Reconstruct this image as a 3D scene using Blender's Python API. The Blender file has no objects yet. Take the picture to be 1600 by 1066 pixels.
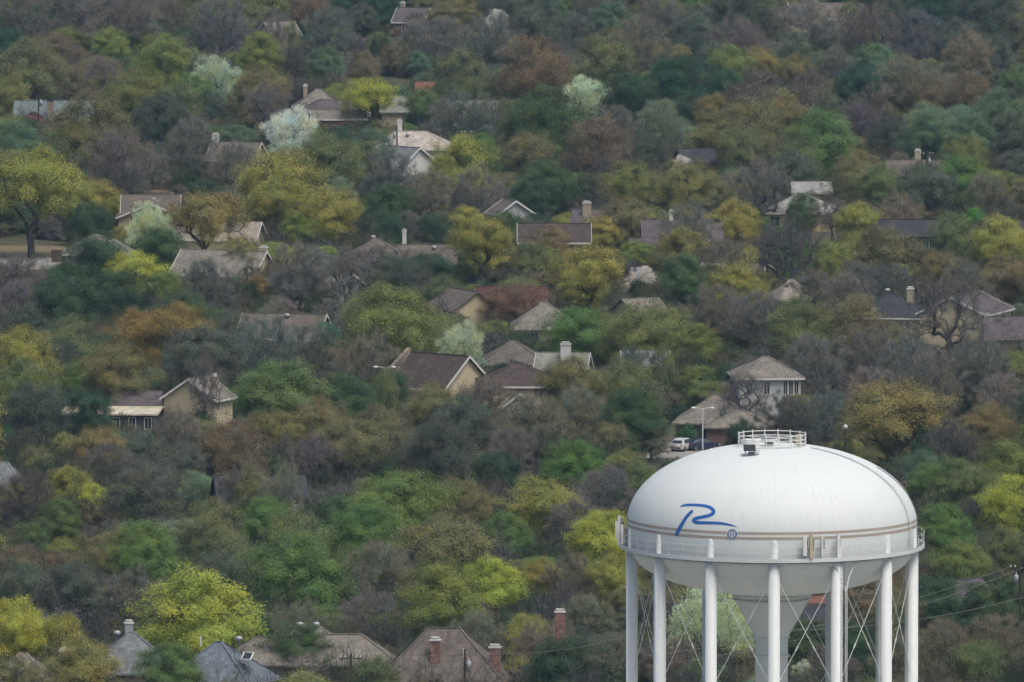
import bpy, math, random
import numpy as np
from mathutils import Vector, Matrix

# ------------------------------------------------------------------ camera, sky, sun, exposure
SC = bpy.context.scene
COL = SC.collection
CAM_H = 145.0
PX = 5.61e-5                       # tangent of half the field per photograph pixel (1600 px wide)
PITCH = math.radians(3.5 + 0.003214 * 533)
cd = bpy.data.cameras.new('camera'); cam = bpy.data.objects.new('camera', cd); COL.objects.link(cam)
cam.location = (0, 0, CAM_H); cam.rotation_euler = (math.pi / 2 - PITCH, 0, 0)
cd.sensor_width = 36.0; cd.lens = 18.0 / (800 * PX); cd.clip_start = 1.0; cd.clip_end = 30000.0
SC.camera = cam
SUN_EL, SUN_AZ = math.radians(62), math.radians(142)      # azimuth clockwise from +Y: behind the camera, to its right
w = bpy.data.worlds.new('World'); SC.world = w; w.use_nodes = True
nt = w.node_tree; bg = nt.nodes['Background']
sky = nt.nodes.new('ShaderNodeTexSky'); sky.sky_type = 'NISHITA'; sky.sun_disc = False
sky.sun_elevation = SUN_EL; sky.sun_rotation = SUN_AZ; sky.dust_density = 4.0; sky.air_density = 1.0; sky.ozone_density = 1.0
nt.links.new(sky.outputs[0], bg.inputs[0]); bg.inputs[1].default_value = 0.105
sl = bpy.data.lights.new('sun', 'SUN'); so = bpy.data.objects.new('sun', sl); COL.objects.link(so)
sl.energy = 1.5; sl.angle = math.radians(25); sl.color = (1.0, 0.95, 0.86)
so.rotation_euler = Vector((math.sin(SUN_AZ) * math.cos(SUN_EL), math.cos(SUN_AZ) * math.cos(SUN_EL), math.sin(SUN_EL))).to_track_quat('Z', 'Y').to_euler()
so.location = (200, -200, 400)
SC.view_settings.view_transform = 'Standard'; SC.view_settings.look = 'None'
SC.view_settings.exposure = 0.34; SC.view_settings.gamma = 1.0; SC.view_settings.use_curve_mapping = False
SC.render.engine = 'CYCLES'
cy = SC.cycles
cy.use_denoising = True; cy.use_adaptive_sampling = True; cy.adaptive_threshold = 0.035; cy.adaptive_min_samples = 24; cy.max_bounces = 4; cy.diffuse_bounces = 3; cy.transmission_bounces = 3
cy.transparent_max_bounces = 6; cy.volume_bounces = 0; cy.caustics_reflective = False; cy.caustics_refractive = False

R = math.radians
CP, SP = math.cos(PITCH), math.sin(PITCH)
def ray(x, y):                     # direction through a photograph pixel (1600 x 1066)
    u, v = (x - 800) * PX, (533 - y) * PX
    return Vector((u, CP + v * SP, -SP + v * CP))
def at(x, y, z):                   # the point of height z seen at that pixel
    d = ray(x, y); t = (z - CAM_H) / d.z
    return Vector((d.x * t, d.y * t, z))
def at_y(x, y, Y):
    d = ray(x, y); t = Y / d.y
    return Vector((d.x * t, Y, CAM_H + d.z * t))
def proj(p):
    dx, dy, dz = p[0], p[1], p[2] - CAM_H
    f = dy * CP - dz * SP
    return 800 + dx / f / PX, 533 - (dy * SP + dz * CP) / f / PX, f

# ------------------------------------------------------------------ materials
MATS = {}
def N(nt, t, **kw):
    n = nt.nodes.new(t)
    for k, v in kw.items(): setattr(n, k, v)
    return n
def mat(name, col, rough=0.8, var=0.12, scale=3.0, bump=0.0, spec=0.25, stretch=None, use_obj=False, metal=0.0):
    """plain surface with two layers of noise in its colour and a little relief"""
    if name in MATS: return MATS[name]
    m = bpy.data.materials.new(name); m.use_nodes = True; MATS[name] = m
    t = m.node_tree; b = t.nodes['Principled BSDF']
    b.inputs['Roughness'].default_value = rough; b.inputs['Specular IOR Level'].default_value = spec; b.inputs['Metallic'].default_value = metal
    tc = N(t, 'ShaderNodeTexCoord'); mp = N(t, 'ShaderNodeMapping'); t.links.new(tc.outputs['Object'], mp.inputs[0])
    if stretch: mp.inputs['Scale'].default_value = stretch
    n1 = N(t, 'ShaderNodeTexNoise'); n1.inputs['Scale'].default_value = scale; n1.inputs['Detail'].default_value = 5; t.links.new(mp.outputs[0], n1.inputs[0])
    n2 = N(t, 'ShaderNodeTexNoise'); n2.inputs['Scale'].default_value = scale * 0.13; n2.inputs['Detail'].default_value = 3; t.links.new(mp.outputs[0], n2.inputs[0])
    ad = N(t, 'ShaderNodeMath', operation='ADD'); t.links.new(n1.outputs[0], ad.inputs[0]); t.links.new(n2.outputs[0], ad.inputs[1])
    mr = N(t, 'ShaderNodeMapRange'); mr.inputs[1].default_value = 0.6; mr.inputs[2].default_value = 1.4
    mr.inputs[3].default_value = 1 - 2 * var; mr.inputs[4].default_value = 1 + 2 * var; t.links.new(ad.outputs[0], mr.inputs[0])
    vm = N(t, 'ShaderNodeVectorMath', operation='SCALE'); t.links.new(mr.outputs[0], vm.inputs['Scale'])
    if use_obj:
        oi = N(t, 'ShaderNodeObjectInfo'); t.links.new(oi.outputs['Color'], vm.inputs[0])
    else: vm.inputs[0].default_value = col[:3]
    t.links.new(vm.outputs[0], b.inputs['Base Color'])
    if bump:
        bp = N(t, 'ShaderNodeBump'); bp.inputs['Strength'].default_value = bump; bp.inputs['Distance'].default_value = 0.05
        t.links.new(n1.outputs[0], bp.inputs['Height']); t.links.new(bp.outputs[0], b.inputs['Normal'])
    return m
def foliage_mat(name, from_attr=False, trans=0.3):
    m = bpy.data.materials.new(name); m.use_nodes = True; t = m.node_tree
    t.nodes.remove(t.nodes['Principled BSDF']); out = t.nodes['Material Output']
    at_ = N(t, 'ShaderNodeAttribute', attribute_name='v')
    mr = N(t, 'ShaderNodeMapRange'); mr.inputs[3].default_value = 0.82; mr.inputs[4].default_value = 1.2; t.links.new(at_.outputs['Fac'], mr.inputs[0])
    vm = N(t, 'ShaderNodeVectorMath', operation='SCALE'); t.links.new(mr.outputs[0], vm.inputs['Scale'])
    if from_attr:
        ca = N(t, 'ShaderNodeAttribute', attribute_name='tint', attribute_type='INSTANCER'); t.links.new(ca.outputs['Color'], vm.inputs[0])
    else:
        oi = N(t, 'ShaderNodeObjectInfo'); t.links.new(oi.outputs['Color'], vm.inputs[0])
    # branches of one crown leaf out unevenly: some sprays yellower, some greener or browner
    tc = N(t, 'ShaderNodeTexCoord'); nz = N(t, 'ShaderNodeTexNoise'); nz.inputs['Scale'].default_value = 0.32; nz.inputs['Detail'].default_value = 2; t.links.new(tc.outputs['Object'], nz.inputs[0])
    rp = N(t, 'ShaderNodeValToRGB'); rp.color_ramp.elements[0].position = 0.33; rp.color_ramp.elements[1].position = 0.67
    rp.color_ramp.elements[0].color = (0.78, 0.90, 1.0, 1); rp.color_ramp.elements[1].color = (1.0, 0.93, 0.76, 1); t.links.new(nz.outputs[0], rp.inputs[0])
    mu = N(t, 'ShaderNodeVectorMath', operation='MULTIPLY'); t.links.new(vm.outputs[0], mu.inputs[0]); t.links.new(rp.outputs[0], mu.inputs[1])
    ms = N(t, 'ShaderNodeVectorMath', operation='SCALE'); ms.inputs['Scale'].default_value = 1.12; t.links.new(mu.outputs[0], ms.inputs[0]); vm = ms
    d = N(t, 'ShaderNodeBsdfDiffuse'); tr = N(t, 'ShaderNodeBsdfTranslucent'); mx = N(t, 'ShaderNodeMixShader'); mx.inputs[0].default_value = trans
    t.links.new(vm.outputs[0], d.inputs[0]); t.links.new(vm.outputs[0], tr.inputs[0])
    t.links.new(d.outputs[0], mx.inputs[1]); t.links.new(tr.outputs[0], mx.inputs[2]); t.links.new(mx.outputs[0], out.inputs[0])
    return m
M_LEAF = foliage_mat('leaf'); M_TINT = foliage_mat('undergrowth_leaf', True); M_TWIG = foliage_mat('twig', trans=0.0)
M_TWIGB = mat('twig_grey_brown', (0.15, 0.13, 0.12), 0.95, 0.15)
M_BARK = mat('bark', (0.1, 0.085, 0.075), 0.95, 0.3, 2.5, 0.5, use_obj=True, stretch=(1, 1, 0.3))
M_WHITE = mat('white_paint', (0.72, 0.72, 0.70), 0.5, 0.03)
M_TRIM = mat('white_trim', (0.66, 0.64, 0.60), 0.6, 0.08)
M_WOOD = mat('pole_wood', (0.075, 0.06, 0.052), 0.9, 0.25, 6, 0.3, stretch=(1, 1, 0.1))
M_METAL = mat('galvanised_metal', (0.42, 0.43, 0.43), 0.45, 0.08, metal=0.3)
M_DARK = mat('dark_metal', (0.04, 0.042, 0.045), 0.5, 0.1)
M_WIRE = mat('wire', (0.24, 0.23, 0.22), 0.6, 0.05)
M_GLASS = mat('window_glass', (0.03, 0.037, 0.045), 0.08, 0.1, spec=0.6)
M_BRICK = None

# ------------------------------------------------------------------ object helpers
def link(name, me, parent=None, loc=None, rotz=0.0, color=None, m=None):
    o = bpy.data.objects.new(name, me); COL.objects.link(o)
    if parent is not None: o.parent = parent
    if loc is not None: o.location = loc
    if rotz: o.rotation_euler = (0, 0, rotz)
    if color is not None: o.color = (*color[:3], 1)
    if m is not None and me is not None and len(me.materials) == 0: me.materials.append(m)
    return o
def tag(o, label=None, cat=None, group=None, kind=None):
    if label: o['label'] = label
    if cat: o['category'] = cat
    if group: o['group'] = group
    if kind: o['kind'] = kind
    return o
def np_mesh(name, V, F, v=None, tint=None, mats=(), midx=None, smooth=False):
    """V (n,3), F (m,k) of one face size; v = value per vertex, tint = colour per vertex"""
    V = np.asarray(V, np.float32); F = np.asarray(F, np.int32); k = F.shape[1]
    me = bpy.data.meshes.new(name)
    me.vertices.add(len(V)); me.vertices.foreach_set('co', V.ravel())
    me.loops.add(F.size); me.loops.foreach_set('vertex_index', F.ravel())
    me.polygons.add(len(F)); me.polygons.foreach_set('loop_start', np.arange(0, F.size, k, dtype=np.int32))
    if midx is not None: me.polygons.foreach_set('material_index', np.asarray(midx, np.int32))
    me.polygons.foreach_set('use_smooth', np.full(len(F), smooth))
    me.update(calc_edges=True)
    if v is not None:
        a = me.attributes.new('v', 'FLOAT', 'POINT'); a.data.foreach_set('value', np.asarray(v, np.float32))
    if tint is not None:
        a = me.attributes.new('tint', 'FLOAT_COLOR', 'POINT')
        a.data.foreach_set('color', np.concatenate([tint, np.ones((len(tint), 1))], 1).astype(np.float32).ravel())
    for m in mats: me.materials.append(m)
    return me
class MB:
    """collects simple solids into one mesh"""
    def __init__(s): s.V, s.F = [], []
    def poly(s, vs, fs):
        b = len(s.V); s.V += [tuple(v) for v in vs]; s.F += [tuple(i + b for i in f) for f in fs]; return s
    def box(s, c, d, rz=0.0):
        x, y, z = d[0] / 2, d[1] / 2, d[2] / 2; ca, sa = math.cos(rz), math.sin(rz); vs = []
        for sx, sy, sz in ((-1,-1,-1),(1,-1,-1),(1,1,-1),(-1,1,-1),(-1,-1,1),(1,-1,1),(1,1,1),(-1,1,1)):
            vs.append((c[0] + sx*x*ca - sy*y*sa, c[1] + sx*x*sa + sy*y*ca, c[2] + sz*z))
        return s.poly(vs, [(0,3,2,1),(4,5,6,7),(0,1,5,4),(1,2,6,5),(2,3,7,6),(3,0,4,7)])
    def beam(s, a, b, w, h):
        """rectangular bar from a to b; w sideways, h along the up-ish direction"""
        a, b = Vector(a), Vector(b); d = (b - a).normalized()
        up = Vector((0, 0, 1)) if abs(d.z) < 0.95 else Vector((0, 1, 0))
        sx = d.cross(up).normalized() * w / 2; sz = sx.cross(d).normalized() * h / 2
        vs = [p + i * sx + j * sz for p in (a, b) for i, j in ((-1,-1),(1,-1),(1,1),(-1,1))]
        return s.poly(vs, [(0,1,2,3),(7,6,5,4),(0,4,5,1),(1,5,6,2),(2,6,7,3),(3,7,4,0)])
    def tube(s, pts, rad, n=8, cap=True, closed=False):
        pts = [Vector(p) for p in pts]; k = len(pts)
        if not hasattr(rad, '__len__'): rad = [rad] * k
        vs, fs = [], []; ref = None
        for i, p in enumerate(pts):
            if closed: d = (pts[(i+1) % k] - pts[i-1]).normalized()
            else: d = (pts[min(i+1, k-1)] - pts[max(i-1, 0)]).normalized()
            if ref is None: ref = Vector((0, 0, 1)) if abs(d.z) < 0.9 else Vector((1, 0, 0))
            a = d.cross(ref).normalized(); b2 = a.cross(d).normalized(); ref = b2
            for j in range(n):
                q = 2 * math.pi * j / n; vs.append(p + (a * math.cos(q) + b2 * math.sin(q)) * rad[i])
        for i in range(k if closed else k - 1):
            for j in range(n):
                i2 = (i + 1) % k
                fs.append((i*n+j, i*n+(j+1) % n, i2*n+(j+1) % n, i2*n+j))
        if cap and not closed:
            fs.append(tuple(range(n))[::-1]); fs.append(tuple((k-1)*n + j for j in range(n)))
        return s.poly(vs, fs)
    def lathe(s, prof, n=48, c=(0, 0, 0)):
        """profile of (r, z); ends at r = 0 are closed to a point"""
        vs, fs = [], []
        for r, z in prof:
            for j in range(n):
                q = 2 * math.pi * j / n; vs.append((c[0] + r*math.sin(q), c[1] - r*math.cos(q), c[2] + z))
        for i in range(len(prof) - 1):
            for j in range(n):
                fs.append((i*n+j, i*n+(j+1) % n, (i+1)*n+(j+1) % n, (i+1)*n+j))
        fs.append(tuple(range(n))[::-1]); fs.append(tuple((len(prof)-1)*n + j for j in range(n)))
        return s.poly(vs, fs)
    def mesh(s, name, m=None, smooth=False):
        me = bpy.data.meshes.new(name); me.from_pydata([tuple(v) for v in s.V], [], s.F)
        if smooth: me.polygons.foreach_set('use_smooth', [len(p.vertices) < 5 for p in me.polygons])
        me.update()
        if m: me.materials.append(m)
        return me
    def obj(s, name, m, parent=None, loc=None, rotz=0.0, smooth=False):
        return link(name, s.mesh(name, m, smooth), parent, loc, rotz)
def empty(name, loc, rotz=0.0):
    o = bpy.data.objects.new(name, None); COL.objects.link(o); o.location = loc; o.rotation_euler = (0, 0, rotz)
    o.empty_display_size = 0.5; return o
LANDMARKS = []                     # (phrase, x, y) for the trees' labels

# ------------------------------------------------------------------ ground, streets
def ground_mat(name, a, b, c, s1, s2, rough=0.95):
    m = bpy.data.materials.new(name); m.use_nodes = True; t = m.node_tree; bs = t.nodes['Principled BSDF']
    bs.inputs['Roughness'].default_value = rough; bs.inputs['Specular IOR Level'].default_value = 0.15
    tc = N(t, 'ShaderNodeTexCoord')
    n1 = N(t, 'ShaderNodeTexNoise'); n1.inputs['Scale'].default_value = s1; n1.inputs['Detail'].default_value = 6
    n2 = N(t, 'ShaderNodeTexNoise'); n2.inputs['Scale'].default_value = s2; n2.inputs['Detail'].default_value = 5
    for n in (n1, n2): t.links.new(tc.outputs['Object'], n.inputs[0])
    r1 = N(t, 'ShaderNodeValToRGB'); r1.color_ramp.elements[0].position = 0.38; r1.color_ramp.elements[1].position = 0.62
    r1.color_ramp.elements[0].color = (*a, 1); r1.color_ramp.elements[1].color = (*b, 1); t.links.new(n1.outputs[0], r1.inputs[0])
    mx = N(t, 'ShaderNodeMixRGB'); t.links.new(r1.outputs[0], mx.inputs[1]); mx.inputs[2].default_value = (*c, 1)
    r2 = N(t, 'ShaderNodeMapRange'); r2.inputs[1].default_value = 0.4; r2.inputs[2].default_value = 0.7; r2.inputs[4].default_value = 0.8
    t.links.new(n2.outputs[0], r2.inputs[0]); t.links.new(r2.outputs[0], mx.inputs[0]); t.links.new(mx.outputs[0], bs.inputs['Base Color'])
    bp = N(t, 'ShaderNodeBump'); bp.inputs['Strength'].default_value = 0.6; bp.inputs['Distance'].default_value = 0.1
    t.links.new(n2.outputs[0], bp.inputs['Height']); t.links.new(bp.outputs[0], bs.inputs['Normal'])
    return m
M_GROUND = ground_mat('ground', (0.085, 0.075, 0.055), (0.06, 0.075, 0.035), (0.11, 0.095, 0.07), 0.03, 0.9)
M_LAWN = ground_mat('lawn', (0.045, 0.10, 0.03), (0.07, 0.12, 0.035), (0.09, 0.10, 0.04), 0.1, 2.0)
M_DRY = ground_mat('dry_grass', (0.20, 0.16, 0.09), (0.15, 0.14, 0.07), (0.24, 0.19, 0.12), 0.1, 2.0)
M_ROAD = ground_mat('concrete', (0.30, 0.28, 0.26), (0.36, 0.34, 0.31), (0.26, 0.25, 0.23), 0.2, 3.0, 0.85)
g = np.array([(-9000, -1500, 0), (9000, -1500, 0), (9000, 16000, 0), (-9000, 16000, 0)])
tag(link('ground', np_mesh('ground', g, [(0, 1, 2, 3)], mats=[M_GROUND])), kind='structure')
def sheet(name, pix, z, m):
    pts = [at(x, y, z) for x, y in pix]; me = bpy.data.meshes.new(name); me.from_pydata([tuple(p) for p in pts], [], [tuple(range(len(pts)))])
    me.materials.append(m); return tag(link(name, me), kind='structure')
def rect_sheet(name, x0, y0, x1, y1, z, m):
    return sheet(name, [(x0, y1), (x1, y1), (x1, y0), (x0, y0)], z, m)
rect_sheet('street', -80, 402, 96, 421, 0.008, M_ROAD)
rect_sheet('dry_lawn', -80, 384, 130, 402, 0.006, M_DRY)
rect_sheet('parking_lot', 985, 682, 1230, 716, 0.008, M_ROAD)
rect_sheet('lawn', 1100, 664, 1225, 681, 0.004, M_LAWN)
rect_sheet('lawn', 735, 514, 850, 533, 0.004, M_LAWN)
rect_sheet('lawn', 480, 478, 545, 500, 0.004, M_LAWN)
rect_sheet('dry_lawn', 655, 205, 690, 225, 0.004, M_DRY)
rect_sheet('dry_lawn', 150, 283, 300, 306, 0.004, M_DRY)
rect_sheet('street', 280, 398, 470, 460, 0.008, M_ROAD)
rect_sheet('street', 396, 52, 470, 82, 0.008, M_ROAD)

# ------------------------------------------------------------------ the water tower
TY = 950.0
BAL = at_y(1206, 850, TY)                       # centre of the balcony plane
TX, ZB = BAL.x, BAL.z
S_ = (BAL - Vector((0, 0, CAM_H))).length * PX  # metres per photograph pixel at the tower
RT = 227 * S_; ZD = ZB + 28 * S_; HB = 129 * S_; LB = 78 * S_
def tank_r(z):                                  # radius of the tank at height z
    if z >= ZD: return RT * max(0.0, 1 - (min(1, (z - ZD) / HB)) ** 2.15) ** (1 / 2.15)
    if z >= ZB: return RT
    return RT * max(0.0, 1 - min(1, (ZB - z) / LB) ** 2) ** 0.5
def tower_paint():
    m = bpy.data.materials.new('tank_paint'); m.use_nodes = True; t = m.node_tree; b = t.nodes['Principled BSDF']
    b.inputs['Roughness'].default_value = 0.6; b.inputs['Specular IOR Level'].default_value = 0.25
    tc = N(t, 'ShaderNodeTexCoord')
    # cylindrical coordinates about the axis: streaks run down the plates
    sp = N(t, 'ShaderNodeSeparateXYZ'); t.links.new(tc.outputs['Object'], sp.inputs[0])
    an = N(t, 'ShaderNodeMath', operation='ARCTAN2'); t.links.new(sp.outputs[0], an.inputs[0]); t.links.new(sp.outputs[1], an.inputs[1])
    cb = N(t, 'ShaderNodeCombineXYZ'); t.links.new(an.outputs[0], cb.inputs[0]); t.links.new(sp.outputs[2], cb.inputs[2])
    m1 = N(t, 'ShaderNodeMapping'); m1.inputs['Scale'].default_value = (60, 1, 0.55); t.links.new(cb.outputs[0], m1.inputs[0])
    n1 = N(t, 'ShaderNodeTexNoise'); n1.inputs['Scale'].default_value = 1.0; n1.inputs['Detail'].default_value = 4; t.links.new(m1.outputs[0], n1.inputs[0])
    r1 = N(t, 'ShaderNodeMapRange'); r1.inputs[1].default_value = 0.56; r1.inputs[2].default_value = 0.82; r1.inputs[4].default_value = 0.30; t.links.new(n1.outputs[0], r1.inputs[0])
    # small chips and specks
    m2 = N(t, 'ShaderNodeMapping'); m2.inputs['Scale'].default_value = (22, 1, 1.1); t.links.new(cb.outputs[0], m2.inputs[0])
    n2 = N(t, 'ShaderNodeTexVoronoi'); n2.inputs['Scale'].default_value = 1.0; t.links.new(m2.outputs[0], n2.inputs[0])
    n3 = N(t, 'ShaderNodeTexNoise'); n3.inputs['Scale'].default_value = 9.0; n3.inputs['Detail'].default_value = 6; t.links.new(m2.outputs[0], n3.inputs[0])
    r2 = N(t, 'ShaderNodeMapRange'); r2.inputs[1].default_value = 0.16; r2.inputs[2].default_value = 0.05; r2.inputs[4].default_value = 1.0; t.links.new(n2.outputs['Distance'], r2.inputs[0])
    r3 = N(t, 'ShaderNodeMapRange'); r3.inputs[1].default_value = 0.54; r3.inputs[2].default_value = 0.68; r3.inputs[4].default_value = 0.75; t.links.new(n3.outputs[0], r3.inputs[0])
    sk = N(t, 'ShaderNodeMath', operation='MULTIPLY'); t.links.new(r2.outputs[0], sk.inputs[0]); t.links.new(r3.outputs[0], sk.inputs[1])
    # grime gathered in a band just above the balcony and streaking from it
    zz = N(t, 'ShaderNodeMapRange'); zz.inputs[1].default_value = ZB + 1.1; zz.inputs[2].default_value = ZB + 0.0; zz.inputs[4].default_value = 0.28; t.links.new(sp.outputs[2], zz.inputs[0])
    zc = N(t, 'ShaderNodeMath', operation='GREATER_THAN'); t.links.new(sp.outputs[2], zc.inputs[0]); zc.inputs[1].default_value = ZB
    zm = N(t, 'ShaderNodeMath', operation='MULTIPLY'); t.links.new(zz.outputs[0], zm.inputs[0]); t.links.new(zc.outputs[0], zm.inputs[1])
    zn = N(t, 'ShaderNodeMath', operation='MULTIPLY'); t.links.new(zm.outputs[0], zn.inputs[0]); t.links.new(n1.outputs[0], zn.inputs[1])
    # plate seams: meridians and two girth welds, a little grimier than the plates
    sa = N(t, 'ShaderNodeMath', operation='MULTIPLY'); sa.inputs[1].default_value = 20 / (2*math.pi); t.links.new(an.outputs[0], sa.inputs[0])
    sf = N(t, 'ShaderNodeMath', operation='PINGPONG'); sf.inputs[1].default_value = 0.5; t.links.new(sa.outputs[0], sf.inputs[0])
    sl_ = N(t, 'ShaderNodeMath', operation='LESS_THAN'); sl_.inputs[1].default_value = 0.011; t.links.new(sf.outputs[0], sl_.inputs[0])
    gz = N(t, 'ShaderNodeMath', operation='SUBTRACT'); gz.inputs[1].default_value = ZD + 0.2; t.links.new(sp.outputs[2], gz.inputs[0])
    gp = N(t, 'ShaderNodeMath', operation='PINGPONG'); gp.inputs[1].default_value = 1.65; t.links.new(gz.outputs[0], gp.inputs[0])
    gl = N(t, 'ShaderNodeMath', operation='LESS_THAN'); gl.inputs[1].default_value = 0.03; t.links.new(gp.outputs[0], gl.inputs[0])
    sm = N(t, 'ShaderNodeMath', operation='MAXIMUM'); t.links.new(sl_.outputs[0], sm.inputs[0]); t.links.new(gl.outputs[0], sm.inputs[1])
    sw = N(t, 'ShaderNodeMath', operation='MULTIPLY_ADD'); sw.inputs[1].default_value = 0.10; t.links.new(sm.outputs[0], sw.inputs[0]); t.links.new(r1.outputs[0], sw.inputs[2])
    a1 = N(t, 'ShaderNodeMath', operation='ADD'); t.links.new(sw.outputs[0], a1.inputs[0]); t.links.new(sk.outputs[0], a1.inputs[1])
    a2 = N(t, 'ShaderNodeMath', operation='ADD', use_clamp=True); t.links.new(a1.outputs[0], a2.inputs[0]); t.links.new(zn.outputs[0], a2.inputs[1])
    mx = N(t, 'ShaderNodeMixRGB'); mx.inputs[1].default_value = (0.695, 0.735, 0.715, 1); mx.inputs[2].default_value = (0.30, 0.31, 0.27, 1)
    t.links.new(a2.outputs[0], mx.inputs[0]); t.links.new(mx.outputs[0], b.inputs['Base Color'])
    return m
M_TANK = tower_paint()
M_LEG = mat('leg_paint', (0.655, 0.685, 0.675), 0.45, 0.05, 0.8, stretch=(1, 1, 0.12))
M_BROWN = mat('stripe_paint', (0.40, 0.345, 0.295), 0.5, 0.06)
M_BLUE = mat('letter_blue_paint', (0.03, 0.13, 0.42), 0.45, 0.05)
M_NAVY = mat('seal_navy_paint', (0.035, 0.11, 0.33), 0.45, 0.05)
M_GRIME = mat('grimy_steel', (0.17, 0.17, 0.18), 0.7, 0.35, 1.2)
M_TAN = mat('tan_antenna_plastic', (0.48, 0.44, 0.28), 0.5, 0.05)

M_BOUNCE = ground_mat('bounce_ground', (0.42, 0.41, 0.37), (0.36, 0.36, 0.31), (0.46, 0.44, 0.40), 0.1, 2.0)  # pale so that it throws light up at the tank's underside
sheet_pts = [(TX + 75*math.cos(2*math.pi*i/40), TY + 75*math.sin(2*math.pi*i/40), 0.004) for i in range(40)]
tag(MB().poly(sheet_pts, [tuple(range(40))]).obj('bounce_yard', M_BOUNCE), kind='structure')  # added disc below the view, a reflector for the underside of the tank
tag(MB().poly([(TX + (p[0]-TX)*.24, TY + (p[1]-TY)*.24, 0.01) for p in sheet_pts], [tuple(range(40))]).obj('bounce_pad', M_ROAD), kind='structure')  # unseen pad between the legs, added for the same upward bounce
tower = empty('water_tower', (TX, TY, 0))
tag(tower, 'huge white water tower on many legs with a blue painted letter R', 'water tower')
LANDMARKS.append(('the white water tower', 1206, 850))
prof = []
for i in range(29):
    q = math.pi / 2 * i / 28; prof.append((max(0.01, RT * math.sin(q)), ZB - LB * math.cos(q)))
prof.append((RT, ZD - 0.02))
for i in range(1, 49):
    q = math.pi / 2 * i / 48
    z = ZD + HB * math.sin(q); prof.append((max(0.01, tank_r(z)), z))
MB().lathe(prof, 224).obj('tank', M_TANK, tower, smooth=True)
def surf(z, az, off=0.012):                      # point on the tank, azimuth from the camera side, clockwise to the right
    r = tank_r(z) + off; return Vector((r * math.sin(az), -r * math.cos(az), z))
for k, row in enumerate((807.3, 815.0)):         # two brown stripes
    z1 = ZB + (850 - row) * S_; z0 = z1 - 4.3 * S_
    MB().poly([surf(z, 2 * math.pi * j / 224) for z in (z0, z1) for j in range(224)],
              [(j, (j+1) % 224, 224 + (j+1) % 224, 224 + j) for j in range(224)]).obj('stripe', M_BROWN, tower, smooth=True)
# the painted letter: strokes laid out on the plates of the tank
def tank_hit(px, py, off):
    d = ray(px, py); c = Vector((0, 0, CAM_H)); lo = None
    t0 = (TY - RT - 1) / d.y; t = t0
    for i in range(4000):
        p = c + d * t; r = math.hypot(p.x - TX, p.y - TY)
        if p.z < ZD + HB and r <= tank_r(p.z) + off: break
        t += 0.01
    return Vector((p.x - TX, p.y - TY, p.z))
def smooth_path(P, n):
    out = []; P = [P[0]] + P + [P[-1]]
    for i in range(1, len(P) - 2):
        for k in range(n):
            u = k / n; a = []
            for c in range(3):
                p0, p1, p2, p3 = P[i-1][c], P[i][c], P[i+1][c], P[i+2][c]
                a.append(0.5 * (2*p1 + (p2-p0)*u + (2*p0-5*p1+4*p2-p3)*u*u + (3*p1-p0-3*p2+p3)*u**3))
            out.append(a)
    return out + [list(P[-2])]
def stroke(P, n, off, m, name):
    S = smooth_path(P, n); vs, fs = [], []
    for i, (x, y, wd) in enumerate(S):
        a, b = S[max(i-1, 0)], S[min(i+1, len(S)-1)]
        dx, dy = b[0]-a[0], b[1]-a[1]; l = math.hypot(dx, dy) or 1
        nx, ny = -dy / l, dx / l
        for s in (-0.5, 0, 0.5): vs.append(tank_hit(x + nx*wd*s, y + ny*wd*s, off))
        if i: fs += [(3*i-3, 3*i-2, 3*i+1, 3*i), (3*i-2, 3*i-1, 3*i+2, 3*i+1)]
    me = MB().poly(vs, fs); return me.obj(name, m, tower)
stroke([(1063.4,791.2,1.6),(1070,789.6,3.4),(1080,789.0,4.0),(1096,789.8,4.4),(1107.6,792.3,4.8),(1113.6,796.4,5.4),(1114.6,801.2,5.6),(1108.5,805.3,5.2),
        (1096.2,808.2,5.0),(1087,810.4,5.2),(1083.6,813.4,5.2),(1089,816.4,5.0),(1104.4,816.9,4.6),(1125.5,817.8,4.0),(1138.5,819.8,2.8),(1151.5,823.2,0.5)], 7, 0.03, M_BLUE, 'painted_letter')
stroke([(1082.2,798.0,4.2),(1073.5,806.8,5.0),(1066,818.5,5.3),(1060,829,5.6),(1056.4,837.2,5.0)], 7, 0.03, M_BLUE, 'painted_letter')
# round seal with its ring of tiny lettering
SX, SY = 1144.0, 834.8
def seal_disc(r0, r1, off, m, name, a0=0.0, a1=2*math.pi, n=36):
    vs, fs = [], []
    for i in range(n + 1):
        q = a0 + (a1 - a0) * i / n
        for r in (r0, r1): vs.append(tank_hit(SX + r*math.cos(q), SY + r*math.sin(q), off))
        if i: fs.append((2*i-2, 2*i-1, 2*i+1, 2*i))
    return MB().poly(vs, fs).obj(name, m, tower)
seal = seal_disc(0.02, 8.6, 0.030, M_WHITE, 'painted_seal')
seal_disc(5.2, 7.8, 0.045, M_NAVY, 'seal_ring')
for k in range(22):
    if k % 11 in (0,): continue
    q = 2*math.pi*k/22; seal_disc(5.8, 7.2, 0.06, M_WHITE, 'seal_lettering', q - 0.055, q + 0.055, 3)
for P in ([(1141.4,838.4,.9),(1141.6,831.6,.9)], [(1141.4,831.4,.9),(1145,831.3,.9),(1146.6,833,.9),(1145,834.9,.9),(1142.5,835,.9)], [(1144,835,.9),(1147.6,838.6,.9)]):
    stroke(P, 4, 0.05, M_NAVY, 'seal_letter')
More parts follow.
